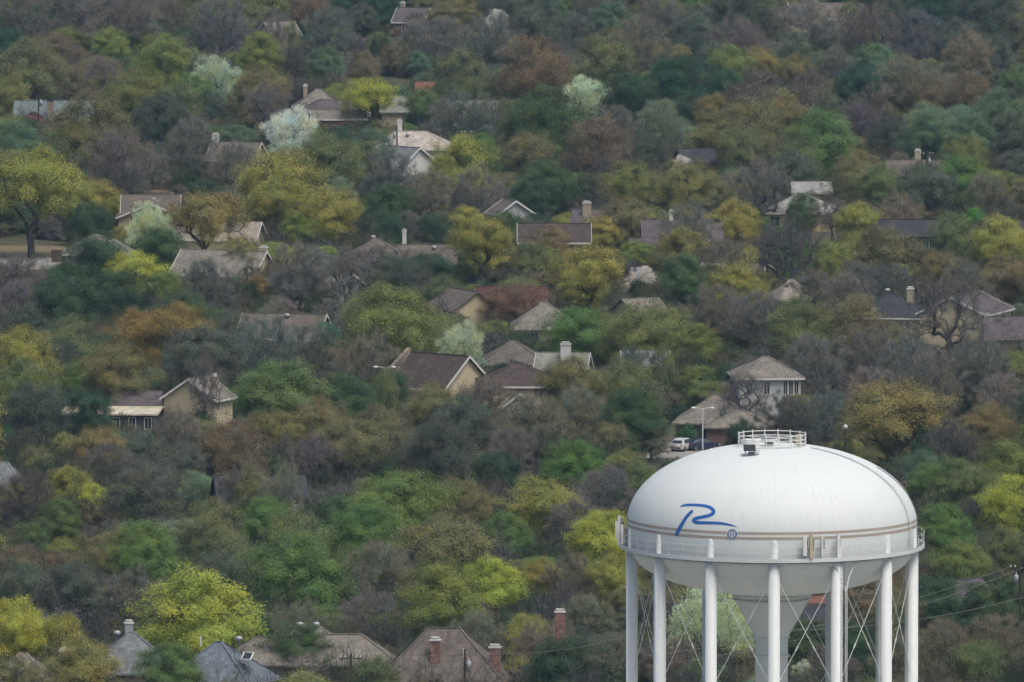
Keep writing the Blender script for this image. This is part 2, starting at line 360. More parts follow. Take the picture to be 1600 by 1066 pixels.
# riser pipe with its flared head
rp = [(0.01, ZB - LB + 0.3), (3.6, ZB - LB + 0.25), (3.3, ZB - LB - 0.15), (3.0, ZB - LB - 0.75), (1.42, ZB - LB - 3.6), (1.37, ZB - LB - 3.9), (1.36, 0.0), (0.01, 0.0)]
MB().lathe(rp[::-1], 40).obj('riser', M_LEG, tower, smooth=True)
for dz in (3.55, 5.1): MB().lathe([(1.36, 0), (1.52, 0.02), (1.52, 0.16), (1.36, 0.18)], 40, (0, 0, ZB - LB - dz - 0.2)).obj('riser_flange', M_LEG, tower)
MB().lathe([(3.2, 0), (3.36, 0.02), (3.36, 0.14), (3.2, 0.16)], 48, (0, 0, ZB - LB - 0.5)).obj('riser_flange', M_LEG, tower)
# legs and the crossed rods between them
RL = 224 * S_; LR = 9.0 * S_; NL = 14
def leg_pt(k, z, r=RL, da=0.0):
    a = R(-0.35) + 2*math.pi*k/NL + da; return Vector((r*math.sin(a), -r*math.cos(a), z))
leg_me = MB().lathe([(LR*1.7, 0.0), (LR*1.7, 0.35), (LR, 0.4), (LR, ZB - 0.14), (LR*0.70, ZB - 0.1), (LR*0.68, ZB + 1.35), (LR*0.45, ZB + 1.58), (0.08, ZB + 1.72)], 28).mesh('leg', M_LEG, True)
for k in range(NL):
    lg = link('leg', leg_me, tower); lg.location = leg_pt(k, 0, RL + (0.0))
gus = MB().box((0, 0, 0), (0.06, 0.34, 0.5)).mesh('gusset', M_LEG)
for k in range(NL):
    for (z1, z0) in ((ZB - 1.2, ZB - 11.0), (ZB - 11.4, ZB - 21.5), (ZB - 21.9, ZB - 32.0)):
        for (a, b) in ((z1, z0), (z0, z1)):
            p, q = leg_pt(k, a, RL), leg_pt(k + 1, b, RL); d = (q - p).normalized()
            p, q = p + d * LR * 0.6, q - d * LR * 0.6
            hi = p if p.z > q.z else q; lo = q if p.z > q.z else p; dd = (lo - hi).normalized()
            mb = MB().tube([p, q], 0.028, 6)
            mb.tube([hi, hi + dd * 0.95], [0.10, 0.035], 6)       # clevis at the upper end
            m_ = hi + dd * 6.6; mb.tube([m_, m_ + dd * 0.45], 0.06, 6)   # turnbuckle
            mb.obj('brace_rod', M_LEG, tower)
# balcony
def ring(r0, r1, z0, z1, n=112): return MB().poly([(r*math.sin(2*math.pi*j/n), -r*math.cos(2*math.pi*j/n), z) for r, z in ((r0,z0),(r1,z0),(r1,z1),(r0,z1)) for j in range(n)],
        [(i*n+j, i*n+(j+1) % n, ((i+1) % 4)*n+(j+1) % n, ((i+1) % 4)*n+j) for i in range(4) for j in range(n)])
RO = 238 * S_
balc = ring(RT - 0.02, RO, ZB - 0.06, ZB).obj('balcony', M_GRIME, tower)
ring(RO - 0.05, RO + 0.02, ZB - 0.20, ZB + 0.12).obj('balcony_edge', M_LEG, balc)
ring(RT - 0.1, RT + 0.22, ZB - 0.42, ZB - 0.30).obj('balcony_girder', M_LEG, balc)
pm = MB().tube([(0, 0, 0.1), (0, 0, 1.1)], 0.018, 5).mesh('rail_post', M_LEG)
for k in range(56):
    a = 2*math.pi*k/56 + 0.03; p = link('rail_post', pm, balc); p.location = (RO*0.999*math.sin(a), -RO*0.999*math.cos(a), ZB)
for h in (0.6, 1.1):
    MB().tube([(RO*math.sin(2*math.pi*j/112), -RO*math.cos(2*math.pi*j/112), ZB + h) for j in range(112)], 0.018, 5, closed=True).obj('handrail', M_LEG, balc)
# top of the dome: rail, vent, hatch, solar unit, ladder
RR = 53 * S_; ZT = ZD + HB * (1 - (RR / RT) ** 2.15) ** (1 / 2.15)
for h in (0.32, 0.62, 0.98):
    MB().tube([(RR*math.sin(2*math.pi*j/48), -RR*math.cos(2*math.pi*j/48), ZT + h) for j in range(48)], 0.04, 6, closed=True).obj('top_rail', M_WHITE, tower)
pm2 = MB().tube([(0, 0, -0.1), (0, 0, 1.12)], 0.055, 6).mesh('top_rail_post', M_WHITE)
for k in range(16):
    a = 2*math.pi*(k + 0.5)/16; p = link('top_rail_post', pm2, tower); p.location = (RR*math.sin(a), -RR*math.cos(a), ZT)
v = MB().lathe([(0.36, -0.2), (0.36, 0.25), (0.62, 0.3), (0.66, 0.42), (0.55, 0.62), (0.05, 0.72)], 24, (-0.28, -1.2, ZT + 0.25)).obj('vent', M_GRIME, tower, smooth=True)
MB().lathe([(0.67, 0.30), (0.70, 0.34), (0.70, 0.42), (0.67, 0.45)], 24, (-0.28, -1.2, ZT + 0.25)).obj('vent_cap', M_WHITE, v)
MB().lathe([(0.9, -0.3), (0.9, 0.32), (0.85, 0.36), (0.05, 0.4)], 24, (-1.7, 0.6, ZT + 0.1)).obj('hatch', M_WHITE, tower)
MB().box((2.25, -0.3, ZT + 0.55), (0.55, 0.5, 0.85)).obj('valve_box', M_TAN, tower)
p0 = surf(ZT - 0.32, R(-25), 0.0); p0 = Vector((-36*S_, -4.6, tank_r(0)))
zz0 = ZD + HB * (1 - (math.hypot(p0.x, p0.y) / RT) ** 2.15) ** (1 / 2.15)
su = MB(); 
for dx in (-0.4, 0.4):
    for dy in (-0.25, 0.25): su.box((p0.x + dx, p0.y + dy, zz0 + 0.2), (0.07, 0.07, 0.6))
su = su.obj('solar_unit', M_METAL, tower)
MB().box((p0.x + 0.62, p0.y, zz0 + 0.4), (0.3, 0.4, 0.5)).obj('control_box', M_WHITE, su)
MB().box((p0.x + 0.1, p0.y - 0.05, zz0 + 0.15), (0.5, 0.3, 0.3)).obj('battery_box', M_GRIME, su)
MB().poly([(p0.x-0.55, p0.y-0.4, zz0+0.38), (p0.x+0.45, p0.y-0.4, zz0+0.38), (p0.x+0.45, p0.y+0.35, zz0+0.8), (p0.x-0.55, p0.y+0.35, zz0+0.8),
           (p0.x-0.55, p0.y-0.4, zz0+0.44), (p0.x+0.45, p0.y-0.4, zz0+0.44), (p0.x+0.45, p0.y+0.35, zz0+0.86), (p0.x-0.55, p0.y+0.35, zz0+0.86)],
          [(0,3,2,1),(4,5,6,7),(0,1,5,4),(1,2,6,5),(2,3,7,6),(3,0,4,7)]).obj('solar_panel', M_DARK, su)
la = R(67)
pts = [surf(ZB + 0.3 + (ZT - ZB - 0.35) * (1 - (1 - i/40)**1.8), la, 0.14) for i in range(41)]
MB().tube(pts, 0.028, 5).obj('dome_ladder_rail', mat('weathered_rail', (0.33, 0.33, 0.33), .7, .3, 1.2), tower)
tv = Vector((math.cos(la), math.sin(la), 0)) * 0.4
lad = MB().tube([p + tv for p in pts], 0.03, 5).obj('dome_ladder_rail', M_LEG, tower)
MB().tube([surf(ZB + 0.3 + (ZT - ZB - 2.0) * i/30, R(84), 0.05) for i in range(31)], 0.04, 5).obj('cable', M_GRIME, tower)
# antennas on the balcony
def antenna(px, y0, y1, wd, m, az, rad, name='antenna'):
    z1 = ZB + (850 - y0 + 24.5*math.cos(az)) * S_; z0 = ZB + (850 - y1 + 24.5*math.cos(az)) * S_
    c = Vector((rad*math.sin(az), -rad*math.cos(az), 0)); rz = az
    a = MB().box((c.x, c.y, (z0+z1)/2), (wd, 0.22, z1 - z0), rz).obj(name, m, tower)
    b = c * (1 - 0.30 / rad)
    MB().tube([(b.x, b.y, ZB), (b.x, b.y, z1 - 0.1)], 0.045, 6).obj('mount_pole', M_METAL, a)
    mb = MB()
    for z in (z0 + 0.3, z1 - 0.35): mb.beam((c.x, c.y, z), (b.x, b.y, z), 0.08, 0.08)
    mb.obj('bracket', M_GRIME, a)
    MB().box((b.x*0.999 + 0.24*math.cos(az), b.y + 0.24*math.sin(az), (z0+z1)/2 + 0.1), (0.16, 0.2, (z1-z0)*0.5), rz).obj('radio_unit', M_GRIME, a)
asn = lambda px: math.asin(max(-1, min(1, (px - 1206) / 238)))
antenna(1252, 838, 867, 0.30, M_WHITE, asn(1251.5), RO + 0.05)
antenna(1261, 834.5, 871, 0.26, M_TAN, asn(1261), RO + 0.05)
antenna(1278, 838, 866, 0.16, M_WHITE, asn(1278), RO + 0.02)
antenna(1303, 834, 863, 0.26, M_WHITE, asn(1303), RO + 0.05)
for i, (az, h0, h1, rad) in enumerate(((-97, 806, 846, RO + 0.1), (-92, 815, 842, RO + 0.25), (-88, 818, 852, RO + 0.08), (-83, 820, 850, RO - 0.1))):
    antenna(0, h0, h1, 0.27, M_WHITE, R(az), rad)
# ladder down the leg right of the centre, with its cables
lk = leg_pt(1, 0); nrm = Vector((math.cos(R(25.4)), math.sin(R(25.4)), 0)); out = Vector((math.sin(R(25.4)), -math.cos(R(25.4)), 0))
c0 = lk + nrm * (LR * 0.62) + out * (LR * 0.95)
ld = empty('ladder', (0, 0, 0)); ld.parent = tower
for s in (-1, 1):
    q = c0 + nrm * (0.17 * s); MB().tube([(q.x, q.y, 0.4), (q.x, q.y, ZB - 0.1)], 0.022, 5).obj('ladder_rail', M_GRIME, ld)
rm = MB().tube([c0 - nrm*0.17, c0 + nrm*0.17], 0.016, 4).mesh('rung', M_GRIME)
for k in range(110):
    r_ = link('rung', rm, ld); r_.location = (0, 0, 1.0 + k * (ZB - 2.0) / 110)
for s, dz in ((0.42, 0.0), (0.30, 0.15), (-0.12, 0.1)):
    e = c0 + nrm * s; a = c0 + nrm * (3.2 if s > 0 else -1.6) + out * 0.1
    f = surf(ZB, math.atan2(a.x, -a.y), 0.35); f.z = ZB - 0.42
    P = [f, f*0.7 + Vector((e.x, e.y, f.z - 0.12 - dz))*0.3, Vector((e.x, e.y, f.z - 0.5 - dz))*0.75 + f*0.25, Vector((e.x, e.y, ZB - 2.6 - dz)), Vector((e.x, e.y, ZB - 6)), Vector((e.x, e.y, 0.5))]
    P = [Vector(q) for q in smooth_path([list(p) for p in P], 6)]
    MB().tube(P, 0.035, 5).obj('cable', M_LEG, tower)

# ------------------------------------------------------------------ houses
def shingle(name, col, var=0.16):
    m = mat('roof_' + name, col, 0.92, var, 5.0, 0.3, spec=0.12)
    if m.get('done'): return m
    m['done'] = 1
    t = m.node_tree; b = t.nodes['Principled BSDF']                       # shingle courses: fine rows across the slope
    tc = N(t, 'ShaderNodeTexCoord'); br = N(t, 'ShaderNodeTexBrick'); mp = N(t, 'ShaderNodeMapping'); mp.inputs['Rotation'].default_value = (0.5, 0, 0)
    t.links.new(tc.outputs['Object'], mp.inputs[0]); t.links.new(mp.outputs[0], br.inputs[0])
    br.inputs['Scale'].default_value = 1.0; br.inputs['Brick Width'].default_value = 0.35; br.inputs['Row Height'].default_value = 0.22; br.inputs['Mortar Size'].default_value = 0.02
    br.inputs['Color1'].default_value = (0.72, 0.72, 0.72, 1); br.inputs['Color2'].default_value = (1.25, 1.25, 1.25, 1); br.inputs['Mortar'].default_value = (0.85, 0.85, 0.85, 1)
    src = b.inputs['Base Color'].links[0].from_socket
    mx = N(t, 'ShaderNodeMixRGB', blend_type='MULTIPLY'); mx.inputs[0].default_value = 0.8; t.links.new(src, mx.inputs[1]); t.links.new(br.outputs[0], mx.inputs[2])
    t.links.new(mx.outputs[0], b.inputs['Base Color']); return m
def brick_mat(name, c1, c2):
    if name in MATS: return MATS[name]
    m = bpy.data.materials.new(name); m.use_nodes = True; MATS[name] = m; t = m.node_tree; b = t.nodes['Principled BSDF']; b.inputs['Roughness'].default_value = 0.9
    tc = N(t, 'ShaderNodeTexCoord'); br = N(t, 'ShaderNodeTexBrick'); mp = N(t, 'ShaderNodeMapping'); mp.inputs['Rotation'].default_value = (math.pi/2, 0, 0)
    t.links.new(tc.outputs['Object'], mp.inputs[0]); t.links.new(mp.outputs[0], br.inputs[0]); br.inputs['Scale'].default_value = 3.0
    br.inputs['Color1'].default_value = (*c1, 1); br.inputs['Color2'].default_value = (*c2, 1); br.inputs['Mortar'].default_value = (0.3, 0.27, 0.24, 1)
    n = N(t, 'ShaderNodeTexNoise'); n.inputs['Scale'].default_value = 2.2; t.links.new(tc.outputs['Object'], n.inputs[0])
    r = N(t, 'ShaderNodeMapRange'); r.inputs[1].default_value = 0.3; r.inputs[2].default_value = 0.7; r.inputs[3].default_value = 0.6; r.inputs[4].default_value = 1.4; t.links.new(n.outputs[0], r.inputs[0])
    s = N(t, 'ShaderNodeVectorMath', operation='SCALE'); t.links.new(br.outputs[0], s.inputs[0]); t.links.new(r.outputs[0], s.inputs['Scale']); t.links.new(s.outputs[0], b.inputs['Base Color'])
    return m
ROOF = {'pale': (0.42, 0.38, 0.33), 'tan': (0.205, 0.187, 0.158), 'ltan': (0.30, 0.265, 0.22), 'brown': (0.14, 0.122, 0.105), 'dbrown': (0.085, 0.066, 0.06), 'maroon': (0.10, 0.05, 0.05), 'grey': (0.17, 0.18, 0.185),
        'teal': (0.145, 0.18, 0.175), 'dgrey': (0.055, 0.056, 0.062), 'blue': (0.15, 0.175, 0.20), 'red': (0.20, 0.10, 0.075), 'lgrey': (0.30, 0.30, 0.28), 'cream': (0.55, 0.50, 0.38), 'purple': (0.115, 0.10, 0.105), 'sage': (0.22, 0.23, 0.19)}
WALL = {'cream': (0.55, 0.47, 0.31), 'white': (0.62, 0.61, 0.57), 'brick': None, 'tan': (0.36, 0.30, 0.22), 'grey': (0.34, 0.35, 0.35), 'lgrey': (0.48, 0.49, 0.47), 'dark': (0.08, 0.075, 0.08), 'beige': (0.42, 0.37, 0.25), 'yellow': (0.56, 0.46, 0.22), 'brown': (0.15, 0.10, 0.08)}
def roof_m(k): return shingle(k, ROOF[k])
def wall_m(k):
    if k == 'brick': return brick_mat('brick_wall', (0.24, 0.10, 0.07), (0.17, 0.075, 0.06))
    if k == 'stone': return brick_mat('stone_wall', (0.30, 0.22, 0.15), (0.20, 0.15, 0.11))
    return mat('wall_' + k, WALL[k], 0.85, 0.06, 1.5)
def wing(root, L, D, he, hr, kind='gable', ox=0.0, oy=0.0, rz=0.0, roof='tan', wall='cream', trim=True, over=0.45, z0=0.0, ridge_cap=True):
    """one block of a house: walls and a roof with its ridge along local x"""
    M = Matrix.Translation((ox, oy, 0)) @ Matrix.Rotation(rz, 4, 'Z')
    def T(vs): return [M @ Vector(v) for v in vs]
    l, d = L/2, D/2; zt = he - 0.05
    if kind == 'gable':
        hg = he + (hr - he) * 0.97
        w_ = MB().poly(T([(-l,-d,z0),(l,-d,z0),(l,d,z0),(-l,d,z0),(-l,-d,zt),(l,-d,zt),(l,d,zt),(-l,d,zt),(-l,0,hg-.12),(l,0,hg-.12)]),
            [(0,3,2,1),(0,1,5,4),(2,3,7,6),(1,2,6,9,5),(3,0,4,8,7),(4,5,9,8),(6,7,8,9)])
    else:
        w_ = MB().poly(T([(-l,-d,z0),(l,-d,z0),(l,d,z0),(-l,d,z0),(-l,-d,zt),(l,-d,zt),(l,d,zt),(-l,d,zt)]), [(0,3,2,1),(4,5,6,7),(0,1,5,4),(1,2,6,5),(2,3,7,6),(3,0,4,7)])
    w_.obj('wall', wall_m(wall), root)
    sl = (hr - he) / d; lo, do = l + over, d + over; ze = he - sl * over; th = 0.2
    if kind == 'gable':
        rr = MB().poly(T([(-lo,-do,ze),(lo,-do,ze),(lo,0,hr),(-lo,0,hr),(lo,do,ze),(-lo,do,ze),
                          (-lo,-do,ze-th),(lo,-do,ze-th),(lo,0,hr-th),(-lo,0,hr-th),(lo,do,ze-th),(-lo,do,ze-th)]),
            [(0,1,2,3),(3,2,4,5),(6,9,8,7),(9,11,10,8),(0,6,7,1),(4,10,11,5),(1,7,8,2),(2,8,10,4),(0,3,9,6),(3,5,11,9)])
    else:
        rl = max(0.3, lo - do)
        if kind == 'pyramid': rl = 0.25
        rr = MB().poly(T([(-lo,-do,ze),(lo,-do,ze),(lo,do,ze),(-lo,do,ze),(-rl,0,hr),(rl,0,hr),(-lo,-do,ze-th),(lo,-do,ze-th),(lo,do,ze-th),(-lo,do,ze-th)]),
            [(0,1,5,4),(2,3,4,5),(1,2,5),(3,0,4),(0,6,7,1),(1,7,8,2),(2,8,9,3),(3,9,6,0),(6,9,8,7)])
    ro = rr.obj('roof', roof_m(roof), root)
    if trim:
        f = MB(); e = 0.03
        f.beam(*T([(-lo-e,-do-e,ze-0.1),(lo+e,-do-e,ze-0.1)]), 0.05, 0.24)
        if kind == 'gable':
            for s in (-1, 1):
                for yy in (-1, 1): f.beam(*T([(s*(lo+e), yy*do, ze-0.08), (s*(lo+e), 0, hr-0.08)]), 0.06, 0.26)
        else:
            for s in (-1, 1): f.beam(*T([(s*(lo+e),-do,ze-0.1),(s*(lo+e),do,ze-0.1)]), 0.05, 0.24)
        f.obj('fascia', M_TRIM, ro)
    c = MB()                                              # ridge cap
    a, b = ((-lo, lo) if kind == 'gable' else (-rl, rl))
    c.beam(*T([(a, 0, hr + 0.02), (b, 0, hr + 0.02)]), 0.3, 0.08)
    if kind != 'gable':
        for sx in (-1, 1):
            for sy in (-1, 1): c.beam(*T([(sx*lo, sy*do, ze + 0.03), (sx*rl, 0, hr + 0.03)]), 0.26, 0.06)
    c.obj('ridge_cap', roof_m(roof), ro)
    return ro
def chimney(ro, x, y, zt, zb, wd=0.9, dp=0.7, m='brick', cap='white'):
    c = MB().box((x, y, (zt+zb)/2), (wd, dp, zt - zb)).obj('chimney', wall_m(m), ro)
    k = MB().box((x, y, zt + 0.06), (wd + 0.16, dp + 0.16, 0.14)).box((x, y, zt + 0.22), (wd*0.6, dp*0.6, 0.16)).box((x, y, zt + 0.34), (wd*0.85, dp*0.85, 0.06))
    k.obj('chimney_cap', M_TRIM if cap == 'white' else M_DARK, ro)
def roof_vent(ro, x, y, z, kind='turbine'):
    if kind == 'pipe': MB().tube([(x, y, z - 0.4), (x, y, z + 0.7)], 0.09, 8).obj('vent_pipe', M_TRIM, ro)
    elif kind == 'skylight':
        MB().poly([(x-.45,y-.5,z-.22),(x+.45,y-.5,z-.22),(x+.45,y+.5,z+.33),(x-.45,y+.5,z+.33)], [(0,1,2,3)]).obj('skylight_pane', M_GLASS, ro)
        f = MB()
        for a, b in (((-.5,-.55,-.24),(.5,-.55,-.24)), ((-.5,.55,.36),(.5,.55,.36)), ((-.5,-.55,-.24),(-.5,.55,.36)), ((.5,-.55,-.24),(.5,.55,.36))):
            f.beam((x+a[0], y+a[1], z+a[2]), (x+b[0], y+b[1], z+b[2]), 0.12, 0.14)
        f.obj('skylight_frame', M_TRIM, ro)
    else: MB().lathe([(0.16, -0.4), (0.16, 0.1), (0.34, 0.16), (0.4, 0.36), (0.3, 0.52), (0.04, 0.58)], 12, (x, y, z)).obj('roof_vent', M_METAL, ro, smooth=True)
def window(root, x, y, z, wd=1.0, h=1.3, side='front', m=None, name='window'):
    """frame standing 5 cm proud of the wall with its pane set into it"""
    fr = MB(); t = 0.09
    if side == 'front':
        fr.box((x, y-.03, z+h/2), (wd+t, .1, t)).box((x, y-.03, z-h/2), (wd+2*t, .14, t)).box((x-wd/2, y-.03, z), (t, .1, h-t)).box((x+wd/2, y-.03, z), (t, .1, h-t)).box((x, y-.03, z), (0.05, .08, h-t))
        pn = MB().box((x, y-.012, z), (wd-t, .03, h-t))
    else:
        s = 1 if side == 'right' else -1
        fr.box((x+.03*s, y, z+h/2), (.1, wd+t, t)).box((x+.03*s, y, z-h/2), (.14, wd+2*t, t)).box((x+.03*s, y-wd/2, z), (.1, t, h-t)).box((x+.03*s, y+wd/2, z), (.1, t, h-t))
        pn = MB().box((x+.012*s, y, z), (.03, wd-t, h-t))
    f = fr.obj(name, m or M_TRIM, root); pn.obj('pane', M_GLASS, f); return f
HOUSE_BOX = []                                            # image boxes kept clear of filler growth
def house(name, label, x, y, hr, yaw=0.0, mark=None, box=None):
    p = at(x, y, hr); r = empty(name, (p.x, p.y, 0), R(yaw)); tag(r, label, 'house')
    if mark: LANDMARKS.append((mark, x, y + 12))
    HOUSE_BOX.append((*(box or (x - 60, y - 4, x + 60, y + 34)), p.y))
    return r
def mpp(x, y, z): return at(x, y, z).y / CP * PX         # metres per pixel there

def H(label, x, y, Wpx, D, he, hr, kind='gable', roof='tan', wall='cream', yaw=0.0, mark=None, box=None, wins=(), ch=(), vents=(), trim=True, wings=(), name='house', over=0.45):
    D = min(D, 9.5); s = mpp(x, y, hr); L = Wpx * s / max(0.5, math.cos(R(yaw)))
    r = house(name, label, x, y, hr, yaw, mark, box or (x - Wpx/2, y - 6, x + Wpx/2, y + max(14, (hr - he + 0.3) / s)))
    ro = wing(r, L, D, he, hr, kind, 0, 0, 0, roof, wall, trim, over)
    for (u, z, wd, h) in wins: window(r, u*L/2, -D/2, z, wd, h)
    for c in ch: chimney(ro, c[0]*L/2, c[1]*D/2, c[2], c[3], c[4] if len(c) > 4 else 0.9, 0.75, c[5] if len(c) > 5 else 'brick', c[6] if len(c) > 6 else 'white')
    for v in vents: roof_vent(ro, v[0]*L/2, v[1]*D/2, hr - abs(v[1])*(hr-he) + 0.1, v[2] if len(v) > 2 else 'turbine')
    for wg in wings:
        k = dict(wg); f = k.pop('wins', ()); u = k.pop('u'); oy = k.pop('oy'); LL = k.pop('L'); DD = k.pop('D'); a = k.pop('rz', 0)
        k.setdefault('roof', roof); k.setdefault('wall', wall); k.setdefault('trim', trim)
        wing(r, LL, DD, k.pop('he'), k.pop('hr'), k.pop('kind', 'gable'), u*L/2, oy, R(a), **k)
    return r, L

# --- top of the picture
H('house with pale walls behind bare trees at the top edge', 436, 34, 40, 9, 3.0, 5.2, 'gable', 'tan', 'cream', 20, 'the pale house at the top edge', wins=((-.5,1.6,1.2,1.2),(.3,1.6,1.2,1.2)))
H('slate-purple roofed house with a tall chimney at the top edge', 646, 12, 44, 9, 3.2, 5.6, 'gable', 'purple', 'brown', -14, 'the purple-roofed house at the top', ch=((-.8,0.1,6.4,3,.9,'tan'),), wins=((-.2,1.7,1.2,1.3),(.5,1.7,1.2,1.3)))
r, L = H('tan roofed house with a small white front gable at the top right', 1290, 4, 110, 10, 3.2, 5.8, 'gable', 'brown', 'beige', -4, 'the white-gabled house at the top right', wins=((.2,1.7,1.2,1.3),),
  wings=[dict(u=.85, oy=-4.5, L=5, D=5, he=3.2, hr=5.6, rz=90, roof='brown', wall='white')])
H('teal-grey roofed long house with a stone chimney', 85, 157, 118, 11, 3.1, 6.0, 'gable', 'teal', 'dark', 0, 'the teal-roofed house', ch=((-.08,-.9,6.2,0,1.15,'stone','dark'),), trim=False,
  wings=[dict(u=-.5, oy=-9, L=6, D=6, he=2.6, hr=4.6, kind='pyramid', roof='maroon', wall='brown', trim=False)])
r, L = H('sprawling tan hip roofed house with white eaves', 497, 139, 70, 12, 3.2, 6.2, 'hip', 'tan', 'brick', 4, 'the sprawling hip-roofed house', box=(455,136,552,205), ch=((-.55,.3,6.6,3,.7,'tan'),),
  wings=[dict(u=-.15, oy=-9.5, L=8.5, D=6, he=3.0, hr=4.8, kind='hip', roof='tan', wall='brick'), dict(u=.45, oy=-13.5, L=12.5, D=8, he=3.0, hr=5.2, kind='hip', roof='purple', wall='brick'), dict(u=.6, oy=-22, L=9, D=6, he=2.8, hr=4.0, kind='gable', roof='tan', wall='brick')])
H('sage-grey roofed house right of the sprawling hip-roofed house', 622, 150, 50, 10, 3.1, 5.4, 'gable', 'sage', 'tan', 0, None, trim=False)
H('tan roofed house half hidden behind a pair of slanting trunks', 742, 157, 66, 10, 3.1, 5.2, 'gable', 'tan', 'tan', -6, 'the half-hidden tan-roofed house', trim=False)
H('small red roofed house deep among the trees', 664, 128, 24, 7, 3.0, 4.2, 'gable', 'red', 'tan', 0, 'the small red roof', trim=False)
r, L = H('pale tan hip roofed house beside a utility pole', 644, 205, 132, 13, 3.1, 5.6, 'hip', 'pale', 'white', 0, 'the pale hip-roofed house', box=(578,200,712,268), ch=((-.3,.1,7.2,4,.8,'white'),), vents=((-.1,-.35),),
  wings=[])
r, L = H('dark slate roofed house with a white gable end', 627, 229, 54, 10, 3.1, 6.0, 'gable', 'grey', 'white', -42, 'the white gable end', box=(590,226,668,272), wins=((.3,1.6,1,1.2),))
H('grey-brown roofed house with a white box chimney', 370, 222, 70, 10, 3.1, 5.5, 'gable', 'brown', 'grey', -12, 'the white box chimney', ch=((-.95,.0,6.6,3,1.1,'white'),))
H('charred-looking dark roofed house among brown trees', 1087, 232, 50, 9, 3.0, 4.8, 'gable', 'dgrey', 'brown', 8, 'the dark collapsed-looking roof', trim=False)
H('tan roofed house with a chimney behind a utility pole', 1432, 250, 84, 10, 3.1, 5.2, 'gable', 'brown', 'tan', -3, 'the tan roof behind the utility pole', ch=((.05,.2,6.6,3,1.0,'beige'),), trim=False)
# --- left middle
r, L = H('brown roofed house with a white trimmed front gable', 236, 304, 84, 11, 3.0, 5.6, 'gable', 'brown', 'tan', 0, 'the brown roof with white gable trim', vents=((.1,-.4),),
  wings=[dict(u=0.05, oy=-6, L=7.5, D=10, he=2.9, hr=5.0, rz=90)])
r, L = H('tan roofed cottage with crossed white gable trim by a fence', 150, 366, 92, 10, 2.9, 5.3, 'hip', 'tan', 'white', 0, 'the cottage with crossed white trim', box=(82,362,206,402),
  wings=[dict(u=.62, oy=-5, L=8, D=6.6, he=2.7, hr=4.6, rz=90, wall='white')])
r, L = H('white eaved pale roofed house behind a gold-topped spreading tree', 335, 346, 140, 11, 3.0, 5.2, 'gable', 'ltan', 'cream', -8, 'the pale roof with white eaves')
r, L = H('wide tan roofed house with a cream gable end and box chimney', 350, 391, 126, 13, 3.0, 6.0, 'gable', 'tan', 'cream', -20, 'the wide tan roof with cream gable', ch=((.92,.25,6.4,3,1.1,'cream'),), box=(270,386,432,438))
r, L = H('dark brown hip roofed house beyond bare purple trees', 588, 372, 100, 12, 3.1, 6.0, 'hip', 'brown', 'tan', 0, 'the dark brown hip roof', trim=False, vents=((-.1,.1),), wins=((-.3,1.5,1.4,1.2),(.3,1.5,1.4,1.2)))
r, L = H('brown roofed house with a slim white chimney', 668, 382, 84, 10, 3.0, 5.4, 'gable', 'brown', 'tan', 0, 'the slim white chimney', ch=((-.86,.1,7.3,3,.6,'white'),), trim=False, vents=((.25,-.3),))
H('small grey gable house seen through bare branches', 537, 428, 22, 6, 2.8, 4.2, 'gable', 'grey', 'grey', -30, 'the small grey gable')
r, L = H('cream walled house with a sharp gable and dark eaves', 724, 452, 44, 7.5, 3.2, 5.6, 'gable', 'brown', 'cream', -62, 'the cream gable beside the maroon roof', trim=False, wins=())
H('deep maroon roofed house behind a rust-red tree', 800, 448, 104, 10, 3.1, 5.6, 'gable', 'maroon', 'beige', 0, 'the deep maroon roof', trim=False, wins=((.7,1.6,1.2,1.3),(.9,1.6,1.2,1.3)))
r, L = H('long taupe roofed house with a cream gable end below the hedge', 445, 490, 122, 12, 3.0, 5.8, 'gable', 'brown', 'cream', -12, 'the long taupe roof', vents=((.1,-.2),), box=(365,486,505,524))
# --- centre
r, L = H('chocolate roofed two-storey house with a row of upper windows', 866, 349, 106, 9, 5.3, 7.6, 'gable', 'dbrown', 'brown', 0, 'the chocolate-roofed house', wins=((-.75,4.1,2.6,1.1),(-.1,4.1,1.4,1.1),(.3,4.1,1.4,1.1),(.75,4.1,1.4,1.1)),
  wings=[dict(u=-.8, oy=-6, L=6, D=6, he=2.8, hr=4.2, rz=0)])
H('dusky roofed house with a pale stone chimney', 930, 327, 62, 9, 3.2, 6.0, 'gable', 'purple', 'grey', -10, 'the pale stone chimney', ch=((-.35,-.3,7.0,3,1.2,'beige'),), trim=False)
r, L = H('mauve-brown roofed house with a white flue and pale garage', 1066, 343, 120, 11, 3.1, 5.8, 'gable', 'purple', 'tan', 0, 'the white flue', ch=((-.28,.0,7.0,3,.6,'white'),), trim=False,
  wings=[dict(u=-.78, oy=-7.5, L=6.5, D=5, he=2.6, hr=3.6, wall='white')])
r, L = H('tall white gable house half behind a dark tree', 797, 312, 22, 5.5, 4.6, 6.4, 'gable', 'brown', 'lgrey', -68, 'the tall white gable')
r, L = H('pale grey roofed house with yellow walls and a dark porch', 1252, 302, 104, 12, 3.1, 5.6, 'hip', 'lgrey', 'yellow', -6, 'the yellow-walled house', box=(1198,298,1304,348), wins=((-.72,1.5,1.6,1.6),(-.25,1.5,1.2,1.4)))
H('long red brick house behind the yellow-walled house', 1268, 284, 56, 8, 3.2, 4.6, 'gable', 'lgrey', 'brick', 0, None, trim=False, wins=((-.6,1.6,1.2,1.2),(.4,1.6,1.2,1.2)))
r, L = H('low roof with long white fascia among olive trees', 1150, 411, 92, 11, 3.0, 4.4, 'gable', 'brown', 'white', -16, 'the long white fascia')
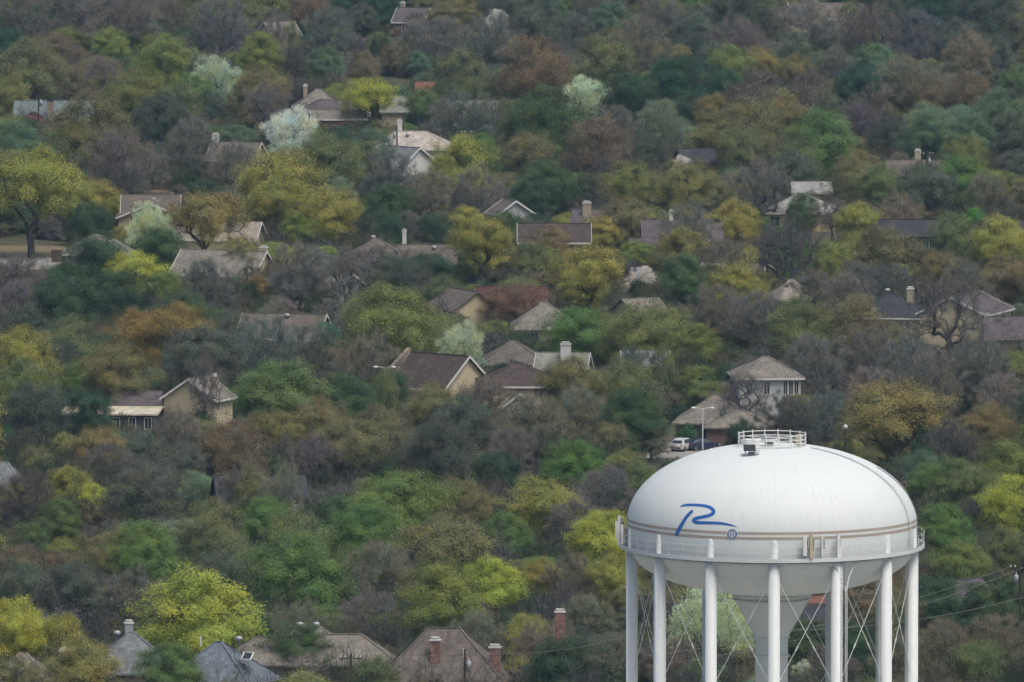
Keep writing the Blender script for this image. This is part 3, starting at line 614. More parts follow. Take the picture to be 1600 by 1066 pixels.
H('light tan roofed house at the foot of bare trees', 1236, 437, 46, 10, 3.0, 5.4, 'hip', 'ltan', 'tan', 10, 'the light tan roof', trim=False)
r, L = H('charcoal hip roofed house with cream walls and dark windows', 1392, 458, 106, 11, 3.2, 6.0, 'hip', 'dgrey', 'cream', -8, 'the charcoal hip roof', ch=((.55,.2,6.5,3,.9,'beige'),), wins=((.05,1.6,.8,1.6),(.4,1.6,.6,1.7),(.6,1.6,.6,1.7)), vents=((-.1,.0),), box=(1340,452,1452,502))
r, L = H('big cream two-storey wall behind the gnarled dark tree', 1508, 459, 66, 10, 5.6, 7.8, 'gable', 'purple', 'cream', 70, 'the big cream wall', box=(1462,456,1548,548))
H('mauve roofed house at the right edge beside pale trees', 1575, 494, 70, 11, 3.0, 5.6, 'gable', 'purple', 'grey', 0, 'the mauve roof at the right edge', trim=False, ch=((-.95,.0,5.6,2,.6,'white'),))
r, L = H('dark house with two windows behind grey trees', 1420, 343, 86, 9, 4.6, 6.6, 'gable', 'dgrey', 'dark', 0, 'the dark two-windowed house', trim=False, wins=((.6,3.2,.9,1.4),(.8,3.2,.9,1.4),(-.3,3.2,1,1.4)))
H('tan roofed house tucked under a white blossoming tree', 1000, 466, 50, 9, 3.0, 5.0, 'gable', 'tan', 'tan', 24, 'the roof under the blossom', trim=False)
r, L = H('tan roofed house with dark windows over a small lawn', 850, 472, 96, 12, 3.1, 6.2, 'hip', 'tan', 'beige', 0, 'the house over the small lawn', trim=False, wins=((-.75,1.4,2.6,1.9),(-.3,1.4,1.1,1.9)), box=(800,470,900,524))
r, L = H('umber roofed house just behind the maroon-brown two-storey house', 802, 532, 98, 11, 3.0, 5.6, 'hip', 'brown', 'tan', 0, 'the umber roof', trim=False)
H('grey-green roofed house with a square white chimney', 880, 551, 74, 10, 3.0, 5.4, 'gable', 'sage', 'white', -6, 'the square white chimney', ch=((.15,-.3,6.6,3,1.3,'white'),))
r, L = H('steep brown roofed house with a cream gable end', 688, 553, 84, 11, 3.2, 7.0, 'gable', 'dbrown', 'cream', -40, 'the steep roof with cream gable', box=(632,548,742,612), wins=())
MB().beam((-L/2-.7, -6.6, 3.0), (-L/2-.7, 0, 7.3), 0.5, 0.7).obj('parapet', wall_m('stone'), r)
r, L = H('maroon-brown roofed two-storey cream house with a white porch gable', 808, 567, 122, 9, 5.4, 7.8, 'hip', 'dbrown', 'cream', 0, 'the cream two-storey house', box=(746,562,868,645), wins=((-.75,4.4,1.5,1.2),(.55,4.4,1.2,1.2),(-.5,1.7,1.2,1.4)),
  wings=[dict(u=.08, oy=-5.2, L=4, D=3.6, he=3.2, hr=4.6, rz=90, roof='dbrown', wall='white')])
H('white walled house glimpsed between grey-green trees', 1008, 548, 66, 8, 5.0, 6.4, 'gable', 'grey', 'white', 0, 'the glimpsed white house', wins=((-.5,3.6,1.0,1.4),(.0,3.6,1.0,1.4),(.5,3.6,1.0,1.4)))
r, L = H('grey-white two-storey house with a hip roof and tall windows', 1196, 557, 96, 10, 5.6, 7.8, 'hip', 'tan', 'lgrey', 6, 'the grey-white two-storey house', box=(1138,552,1250,620), wins=((-.68,4.1,.8,1.7),(-.1,4.1,.8,1.7),(.5,4.1,.6,1.8),(.68,4.1,.6,1.8),(.86,4.1,.6,1.8)),
  wings=[dict(u=-1.25, oy=1, L=7, D=7, he=3.0, hr=4.4, wall='dark', roof='brown', trim=False)])
r, L = H('low tan hip roofed house in front of the grey-white house', 1120, 617, 118, 13, 2.9, 5.8, 'hip', 'tan', 'brown', -6, 'the low tan hip roof', trim=False, box=(1058,614,1180,684), wins=((.0,1.5,1.4,1.2),(.3,1.5,1.2,1.2)),
  wings=[dict(u=.7, oy=-5, L=8, D=7, he=2.7, hr=4.4, kind='hip', trim=False)])
# --- lower left
r, L = H('pale cream gable house with a blank end wall left of centre', 310, 589, 32, 7.2, 4.6, 7.0, 'gable', 'tan', 'cream', 66, 'the blank cream gable house', box=(266,586,368,656), ch=((-.2,-.7,7.2,3,.9,'beige'),))
r, L = H('flat cream roofed building with dark walls and framed windows', 178, 636, 142, 15, 2.9, 3.25, 'gable', 'cream', 'dark', -5, 'the flat cream roof', trim=False, box=(104,618,256,664), wins=((.5,1.6,.9,1.5),(.85,1.6,.9,1.5),(.15,1.6,.9,1.5)))
H('slate grey roofed house behind the flat cream roof', 214, 611, 70, 7, 2.6, 4.0, 'gable', 'purple', 'brown', 0, None, trim=False, ch=((-1.1,0,4.9,1,.9,'beige'),))
H('grey shingled roof cut off by the left edge', 8, 722, 66, 11, 3.0, 6.0, 'hip', 'grey', 'tan', 0, 'the grey roof at the left edge', trim=False)
r, L = H('dark house with a grey porch roof behind bare branches', 405, 742, 132, 10, 3.2, 6.2, 'gable', 'dgrey', 'dark', 8, 'the dark house with grey porch roof', box=(332,738,474,806), wins=((-.1,1.6,1.2,1.6),(.3,1.6,1.2,1.6),(.7,1.6,1.2,1.6)), trim=False,
  wings=[dict(u=.12, oy=-6.0, L=7.5, D=3.2, he=2.7, hr=3.3, roof='lgrey', wall='dark', trim=False)])
# --- along the bottom
r, L = H('tan roof behind a round white chimney at bottom left', 36, 1020, 100, 12, 3.2, 6.0, 'hip', 'tan', 'tan', 0, 'the tan roof at bottom left', trim=False)
p = at(101, 1012, 7.8) - r.location; p.z = 0
MB().lathe([(0.55, 0), (0.55, 7.3), (0.62, 7.35), (0.62, 7.55), (0.3, 7.85), (0.05, 7.9)], 20, (p.x, p.y, 0)).obj('round_chimney', wall_m('white'), r, smooth=True)
MB().lathe([(0.57, 7.08), (0.60, 7.1), (0.60, 7.26), (0.57, 7.28)], 20, (p.x, p.y, 0)).obj('chimney_band', M_GRIME, r)
r, L = H('slate roofed house with a small square chimney on its ridge', 205, 988, 130, 13, 3.2, 6.6, 'hip', 'grey', 'tan', 8, 'the slate roof with square chimney', trim=False, ch=((-.05,.05,7.5,5,.85,'grey'),), vents=((-.35,-.12),))
r, L = H('blue-grey roofed house with a skylight at the bottom edge', 342, 1003, 140, 15, 3.2, 7.0, 'hip', 'blue', 'brick', -16, 'the blue-grey roof with skylight', trim=False, box=(280,996,412,1066), vents=((-.4,-.05,'pipe'),(.45,.0),(.75,-.35,'skylight')))
r, L = H('large taupe roofed house with two round roof vents', 484, 975, 160, 14, 3.2, 6.4, 'hip', 'tan', 'tan', 4, 'the taupe roof with two round vents', trim=False, box=(400,970,600,1050), vents=((-.2,-.12),(.12,-.12)),
  wings=[dict(u=.6, oy=-3.5, L=11, D=7, he=3.2, hr=5.7, kind='hip', trim=False), dict(u=-.7, oy=-3, L=11, D=7, he=3.2, hr=5.4, kind='hip', trim=False)])
r, L = H('brown shingled house with a weathered brick chimney in its roof', 694, 981, 192, 15, 3.2, 8.0, 'hip', 'brown', 'brick', -4, 'the brown shingled roof with brick chimney', trim=False, box=(596,978,800,1066),
  ch=((-.11,-.62,7.0,3,1.0,'brick'),(.86,-.6,6.3,1,1.15,'brick')), vents=((.35,-.55,'pipe'),))
p = at(875, 958, 7.6)
r = house('house', 'house almost hidden but for its red brick chimney', 875, 985, 5.6, 0, 'the lone red brick chimney', (866, 950, 887, 984))
ro = wing(r, 11, 9, 2.6, 4.2, 'hip', 1, 3.5, 0, 'dbrown', 'brick', False); chimney(ro, 0, 0, 7.5, 3, 1.05, m='brick')
r, L = H('weathered grey roofed house right of the tower', 1502, 905, 56, 10, 3.0, 5.8, 'gable', 'purple', 'grey', 28, 'the weathered grey roof', trim=False, box=(1462,900,1558,948),
  wings=[dict(u=1.15, oy=-2.2, L=6, D=7, he=2.6, hr=5.0, rz=20, trim=False)])
H('dark blue roofed house seen between the tower legs', 1272, 944, 66, 11, 3.1, 6.2, 'gable', 'dgrey', 'brick', 8, None, trim=False, box=(1240,935,1300,976))
H('dull red roofed house behind the dark blue roof', 1285, 931, 66, 9, 3.1, 4.2, 'gable', 'red', 'tan', 0, None, trim=False)

# ------------------------------------------------------------------ trees: skeleton, limbs, twigs, leaves (unit crown 10 m wide)
def unit(v): return v / (np.linalg.norm(v, axis=-1, keepdims=True) + 1e-9)
def tips_for(rng, W, H, zb, lobes, n, shape):
    """branch tips spread over lobes that pile up to an uneven crown"""
    a, c = W / 2, (H - zb)
    cs, rs = [], []
    tries = 0
    while len(cs) < lobes and tries < 4000:
        tries += 1
        q = rng.uniform(0, 2*np.pi); h = rng.uniform(0, 1) ** 0.8
        if shape == 'dome': rad = a * math.sqrt(max(0, 1 - (max(0.0, h - 0.15) / 0.85) ** 2)) * (0.85 + 0.15 * min(1, h / 0.25))
        elif shape == 'umbrella': h = 0.35 + 0.65 * h; rad = a * math.sqrt(max(0, 1 - ((h - 0.45) / 0.55) ** 2)) if h > 0.45 else a
        elif shape == 'oval': rad = a * math.sqrt(max(0, 1 - ((h - 0.42) / 0.58) ** 2))
        elif shape == 'vase': rad = a * (0.35 + 0.65 * min(1, h / 0.6)) * math.sqrt(max(0, 1 - (max(0, h - 0.5) / 0.5) ** 2))
        else: rad = a * (1 - h) * 0.95 + 0.2
        lr = rng.uniform(0.14, 0.25) * W if shape != 'cone' else 0.1 * W + 0.1 * W * (1 - h)
        rr = max(0.0, rad - lr * 0.75) * (rng.uniform(0, 1) ** 0.35)
        p = np.array([rr*math.cos(q), rr*math.sin(q), zb + h * (c - lr * 0.6) + 0.15*lr])
        if all(np.linalg.norm(p - o) > 0.62 * (lr + orr) * 0.8 for o, orr in zip(cs, rs)) or tries > 3000:
            cs.append(p); rs.append(lr)
    cs = np.array(cs); rs = np.array(rs); k = rs ** 2; k = k / k.sum()
    li = rng.choice(len(cs), n, p=k)
    d = unit(rng.normal(size=(n, 3)) + np.array([0, 0, 0.35])); d[:, 2] *= 0.8
    r = rs[li] * rng.uniform(0.35, 1.0, n) ** 0.5
    out = cs[li] + d * r[:, None]
    if shape in ('dome', 'umbrella'):                     # a third of the tips close the crown to one broad dome
        m = n // 5; q = rng.uniform(0, 2*np.pi, m); u = rng.uniform(0, 1, m) ** .5 * .92
        wob = 1 + .16*np.sin(3*q + rng.uniform(0, 6)) + .10*np.sin(5*q + rng.uniform(0, 6))
        z0 = zb + c * (.30 if shape == 'dome' else .45)
        out[:m] = np.stack([a*.93*u*wob*np.cos(q), a*.93*u*wob*np.sin(q), z0 + (H - .35 - z0) * np.sqrt(1 - u*u) * (1 + .12*np.sin(4*q + 5*u + rng.uniform(0, 6)))], 1) + rng.normal(size=(m, 3))*.2
    k2 = rng.uniform(size=n) < .14                        # a few sprays stand out of the outline
    out[k2] += unit(out[k2] - np.array([0, 0, zb + .3*c])) * rng.uniform(.2, .75, (int(k2.sum()), 1))
    return out
def skeleton(rng, tips, fork, lean=0.0):
    """greedy tree: each tip, nearest to the fork first, joins the closest node of what has grown"""
    P = [np.array([0, 0, -0.2]), np.array([0.1*lean, 0, fork*0.5]), np.array([0.3*lean, 0, fork])]; par = [-1, 0, 1]
    base = P[2]; order = np.argsort(np.linalg.norm(tips - base, axis=1))
    A = np.zeros((len(tips) * 3 + 8, 3)); A[:3] = P; n = 3
    tipnode = []
    for i in order:
        t = tips[i]; dv = A[2:n] - t; dist = np.linalg.norm(dv, axis=1)
        cost = dist + 0.55 * np.maximum(0, A[2:n, 2] - t[2] + 0.2) + 0.28 * np.linalg.norm(A[2:n] - base, axis=1)
        j = int(np.argmin(cost)) + 2; p = A[j]; seg = t - p; L = np.linalg.norm(seg); last = j
        for u in (0.36, 0.7, 1.0):
            bow = math.sin(u * math.pi) * L * 0.13
            q = p + seg * u + np.array([0, 0, bow if seg[2] < L*0.8 else 0]) + (rng.normal(size=3) * L * 0.045 if u < 1 else 0)
            A[n] = q; par.append(last); last = n; n += 1
        tipnode.append(last)
    A = A[:n]; par = np.array(par); cnt = np.zeros(n); cnt[tipnode] = 1
    for i in range(n - 1, 0, -1): cnt[par[i]] += cnt[i]
    return A, par, cnt, np.array(tipnode)
def limbs_mesh(name, A, par, cnt, r0, rmin, sides=5):
    N_ = cnt[0]; rad = np.maximum(rmin, r0 * (cnt / N_) ** 0.48); rad[0] *= 1.35
    i = np.arange(1, len(A)); p = par[1:]; a, b = A[p], A[i]; ra, rb = np.minimum(rad[p], rad[i] * 1.6), rad[i]
    d = unit(b - a); ref = np.where(np.abs(d[:, 2:3]) < 0.9, np.array([[0, 0, 1.0]]), np.array([[1.0, 0, 0]]))
    u = unit(np.cross(d, ref)); v = np.cross(u, d); m = len(a)
    ang = 2*np.pi*np.arange(sides)/sides; cs, sn = np.cos(ang), np.sin(ang)
    off = u[:, None, :]*cs[None, :, None] + v[:, None, :]*sn[None, :, None]
    V = np.concatenate([a[:, None, :] + off*ra[:, None, None], b[:, None, :] + off*rb[:, None, None]], 1).reshape(-1, 3)
    base = (np.arange(m) * 2*sides)[:, None]; j = np.arange(sides); j2 = (j + 1) % sides
    F = np.stack([base + j, base + j2, base + sides + j2, base + sides + j], -1).reshape(-1, 4)
    return np_mesh(name, V, F, mats=[M_BARK], smooth=True)
def twigs(rng, tips, cen, n, length, width, up=0.5, outw=0.6, rnd=0.7, bent=True):
    k = len(tips) * n; o = np.repeat(tips, n, 0) + rng.normal(size=(k, 3)) * 0.18
    d = unit(outw * unit(o - cen) + np.array([0, 0, up]) + rng.normal(size=(k, 3)) * rnd); L = length * rng.uniform(0.45, 1.25, k)[:, None]
    s = unit(np.cross(d, rng.normal(size=(k, 3)))); wv = s * width * rng.uniform(0.6, 1.3, k)[:, None]
    st = o - d * L * 0.35; mid = o + d*L*0.3 + rng.normal(size=(k, 3))*0.08*L; en = o + d*L*0.75 + np.array([0, 0, 0.06])*L + rng.normal(size=(k, 3))*0.1*L
    V = np.stack([st - wv, st + wv, mid + wv*0.7, mid - wv*0.7, en], 1).reshape(-1, 3); b = (np.arange(k)*5)[:, None]
    F = np.concatenate([b + np.array([0, 1, 2]), b + np.array([0, 2, 3]), b + np.array([3, 2, 4])], 0)
    return V, F, np.repeat(rng.uniform(0, 1, k), 5)
def leaves(rng, tips, cen, n, spread, size, up=0.45, outw=0.85, stroke_=1.0):
    k = len(tips) * n; o = np.repeat(tips, n, 0) + rng.normal(size=(k, 3)) * spread * np.array([1, 1, 0.8])
    nm = unit(outw*unit(o - cen) + np.array([0, 0, up]) + rng.normal(size=(k, 3))*0.42)
    a = unit(np.cross(nm, rng.normal(size=(k, 3)))); 
    if stroke_ > 1.3: a = unit(a*0.4 + unit(unit(o - cen) + np.array([0, 0, 0.9])))
    b = np.cross(nm, a); s = size * rng.uniform(0.6, 1.35, k)[:, None]
    V = np.stack([o - a*s*0.5*stroke_ + b*s*0.38, o - a*s*0.5*stroke_ - b*s*0.38, o + a*s*0.6*stroke_], 1).reshape(-1, 3)
    F = np.arange(k*3).reshape(-1, 3)
    # value: shared by the leaves of a spray, so that sprays differ as much as leaves do
    sp = np.repeat(rng.uniform(0, 1, len(tips)), n); v = np.clip(0.72*sp + 0.28*rng.uniform(0, 1, k), 0, 1)
    return V, F, np.repeat(v, 3)
def join_parts(name, parts, mats):
    V, F, v, mi = [], [], [], []; o = 0
    for (a, f, q, m) in parts:
        V.append(a); F.append(f + o); v.append(q); mi.append(np.full(len(f), m)); o += len(a)
    return np_mesh(name, np.concatenate(V), np.concatenate(F), np.concatenate(v), mats=mats, midx=np.concatenate(mi))
# form: shape, H, crown base, lobes, tips, fork, trunk r, twig (n, len, wid), leaves (n, spread, size), stroke
FORMS = {
 'bare':   dict(shape='dome', H=9.8, zb=2.0, lobes=17, tips=230, fork=1.9, r0=.28, tw=(60, 1.2, .0105), lf=None),
 'barev':  dict(shape='vase', H=10.5, zb=2.6, lobes=13, tips=170, fork=2.4, r0=.34, tw=(56, 1.2, .0105), lf=None),
 'gnarl':  dict(shape='dome', H=10.5, zb=3.0, lobes=16, tips=260, fork=3.2, r0=.33, tw=(26, 1.0, .011), lf=None, rmin=.026),
 'syc':    dict(shape='vase', H=11, zb=3.2, lobes=12, tips=120, fork=3.4, r0=.30, tw=(30, 1.0, .013), lf=(60, .5, .12), rmin=.035),
 'bud':    dict(shape='dome', H=9.5, zb=2.2, lobes=16, tips=210, fork=1.9, r0=.30, tw=(18, 1.0, .012), lf=(180, .44, .115)),
 'gold':   dict(shape='dome', H=9.5, zb=2.2, lobes=17, tips=230, fork=2.0, r0=.28, tw=(12, .95, .013), lf=(215, .44, .125)),
 'goldv':  dict(shape='umbrella', H=10, zb=2.6, lobes=16, tips=200, fork=2.4, r0=.34, tw=(14, .95, .013), lf=(210, .44, .125)),
 'leafy':  dict(shape='dome', H=9.2, zb=1.6, lobes=19, tips=240, fork=1.7, r0=.28, tw=(4, .9, .014), lf=(240, .44, .13)),
 'dense':  dict(shape='dome', H=8.4, zb=1.2, lobes=20, tips=230, fork=1.5, r0=.34, tw=None, lf=(240, .44, .135)),
 'pear':   dict(shape='oval', H=10.5, zb=1.4, lobes=18, tips=220, fork=1.5, r0=.24, tw=(6, .9, .014), lf=(190, .36, .125), stroke_=1.7),
 'cone':   dict(shape='cone', H=20, zb=.8, lobes=40, tips=240, fork=6, r0=.30, tw=None, lf=(150, .5, .16)),
 'shrub':  dict(shape='dome', H=6, zb=.4, lobes=14, tips=170, fork=.5, r0=.14, tw=None, lf=(170, .42, .16)),
}
NVAR = {'bare': 4, 'barev': 2, 'gnarl': 2, 'syc': 2, 'bud': 3, 'gold': 3, 'goldv': 2, 'leafy': 3, 'dense': 2, 'pear': 2, 'cone': 1, 'shrub': 1}
TREE = {}
LOW = {}                                                  # thin point sets of the same crowns for the far wood
for fi, (f, p) in enumerate(FORMS.items()):
    for k in range(NVAR[f]):
        rng = np.random.default_rng(100 * fi + k + 7)
        tips = tips_for(rng, 10.0, p['H'], p['zb'], p['lobes'], p['tips'], p['shape'])
        A, par, cnt, tn = skeleton(rng, tips, p['fork'], rng.uniform(-1, 1))
        lm = limbs_mesh('trunk', A, par, cnt, p['r0'], p.get('rmin', .022))
        cen = np.array([0, 0, p['zb'] + (p['H'] - p['zb']) * 0.35]); parts = []
        bare = p['lf'] is None
        if p['tw']:
            V, F, v = twigs(rng, tips, cen, *p['tw']); parts.append((V, F, v, 0 if bare else 1))
        if p['lf']:
            V, F, v = leaves(rng, tips, cen, *p['lf'], stroke_=p.get('stroke_', 1.0)); parts.append((V, F, v, 0))
        cm = join_parts('crown', parts, [M_TWIG if bare else M_LEAF, M_TWIGB])
        TREE[f, k] = (lm, cm); LOW[f, k] = (tips, cen, p)
# colour classes: leaf or twig colour, form, words, name
CLS = {
 'P': ((0.215, 0.198, 0.178), 'bare', 'bare purple-grey tree', 'bare_tree'), 'B': ((0.250, 0.226, 0.165), 'bare', 'bare brown-grey tree', 'bare_tree'),
 'Pd': ((0.135, 0.128, 0.122), 'bare', 'dark bare tree', 'bare_tree'), 'Bp': ((0.266, 0.242, 0.218), 'bare', 'pale bare tree', 'bare_tree'),
 'PT': ((0.175, 0.190, 0.170), 'bare', 'bare slate-grey tree', 'bare_tree'), 'K': ((0.165, 0.150, 0.142), 'gnarl', 'dark gnarled bare tree', 'gnarled_tree'),
 'S': ((0.187, 0.154, 0.116), 'syc', 'pale-limbed bare tree', 'pale_limbed_tree'), 'M': ((.170, .130, .155), 'bare', 'small magenta-purple tree', 'flowering_tree'),
 'N': ((0.260, 0.255, 0.115), 'bud', 'olive-brown budding tree', 'budding_tree'), 'NG': ((0.215, 0.262, 0.105), 'bud', 'dull olive budding tree', 'budding_tree'),
 'R': ((0.285, 0.200, 0.120), 'bud', 'rust-brown tree', 'rusty_tree'), 'NR': ((0.250, 0.200, 0.120), 'bud', 'reddish-brown budding tree', 'budding_tree'),
 'RO': ((0.363, 0.259, 0.088), 'gold', 'orange-gold tree', 'golden_tree'), 'O': ((0.340, 0.305, 0.115), 'gold', 'gold-olive tree', 'golden_tree'),
 'ON': ((0.275, 0.248, 0.116), 'gold', 'brownish gold tree', 'golden_tree'), 'OY': ((0.390, 0.380, 0.100), 'gold', 'yellow-olive tree', 'golden_tree'),
 'OG': ((0.275, 0.305, 0.100), 'gold', 'olive-green tree', 'olive_green_tree'), 'Y': ((0.460, 0.490, 0.095), 'leafy', 'bright yellow-green tree', 'leafy_tree'),
 'YG': ((0.253, 0.308, 0.088), 'leafy', 'fresh lime-green tree', 'leafy_tree'), 'GY': ((0.240, 0.295, 0.090), 'leafy', 'yellowish green tree', 'leafy_tree'),
 'G': ((0.165, 0.255, 0.088), 'leafy', 'mid-green leafy tree', 'leafy_tree'), 'GB': ((0.180, 0.265, 0.095), 'leafy', 'bright green leafy tree', 'leafy_tree'),
 'GD': ((0.105, 0.171, 0.077), 'leafy', 'deep green leafy tree', 'leafy_tree'), 'T': ((0.165, 0.200, 0.145), 'bud', 'dull grey-green tree', 'grey_green_tree'),
 'TD': ((0.108, 0.145, 0.108), 'bud', 'dark grey-green tree', 'grey_green_tree'), 'TG': ((0.149, 0.226, 0.138), 'leafy', 'soft sea-green tree', 'leafy_tree'),
 'D': ((0.075, 0.128, 0.075), 'dense', 'dark green dense tree', 'evergreen_tree'), 'DT': ((0.068, 0.130, 0.085), 'dense', 'dark teal-green dense tree', 'evergreen_tree'),
 'L': ((0.720, 0.800, 0.570), 'pear', 'pale green blossoming tree', 'blossoming_tree'), 'LG': ((0.297, 0.374, 0.242), 'pear', 'pale sage-green tree', 'pale_green_tree'),
 'LT': ((0.157, 0.290, 0.199), 'pear', 'mint-green tree', 'pale_green_tree'), 'W': ((0.950, 0.920, 0.840), 'pear', 'white blossoming tree', 'blossoming_tree'),
 'V': ((0.132, 0.363, 0.066), 'leafy', 'vivid green small tree', 'leafy_tree'), 'C': ((0.050, 0.099, 0.072), 'cone', 'narrow dark conifer', 'conifer'),
 'H': ((0.066, 0.165, 0.077), 'shrub', 'low green shrub', 'shrub'), 'HD': ((0.050, 0.099, 0.059), 'shrub', 'low dark shrub', 'shrub'),
}
ASPECT = {'bare': .92, 'barev': 1.05, 'gnarl': 1.0, 'syc': 1.1, 'bud': .9, 'gold': .9, 'goldv': .98, 'leafy': .9, 'dense': .82, 'pear': 1.05, 'cone': 2.0, 'shrub': .6}
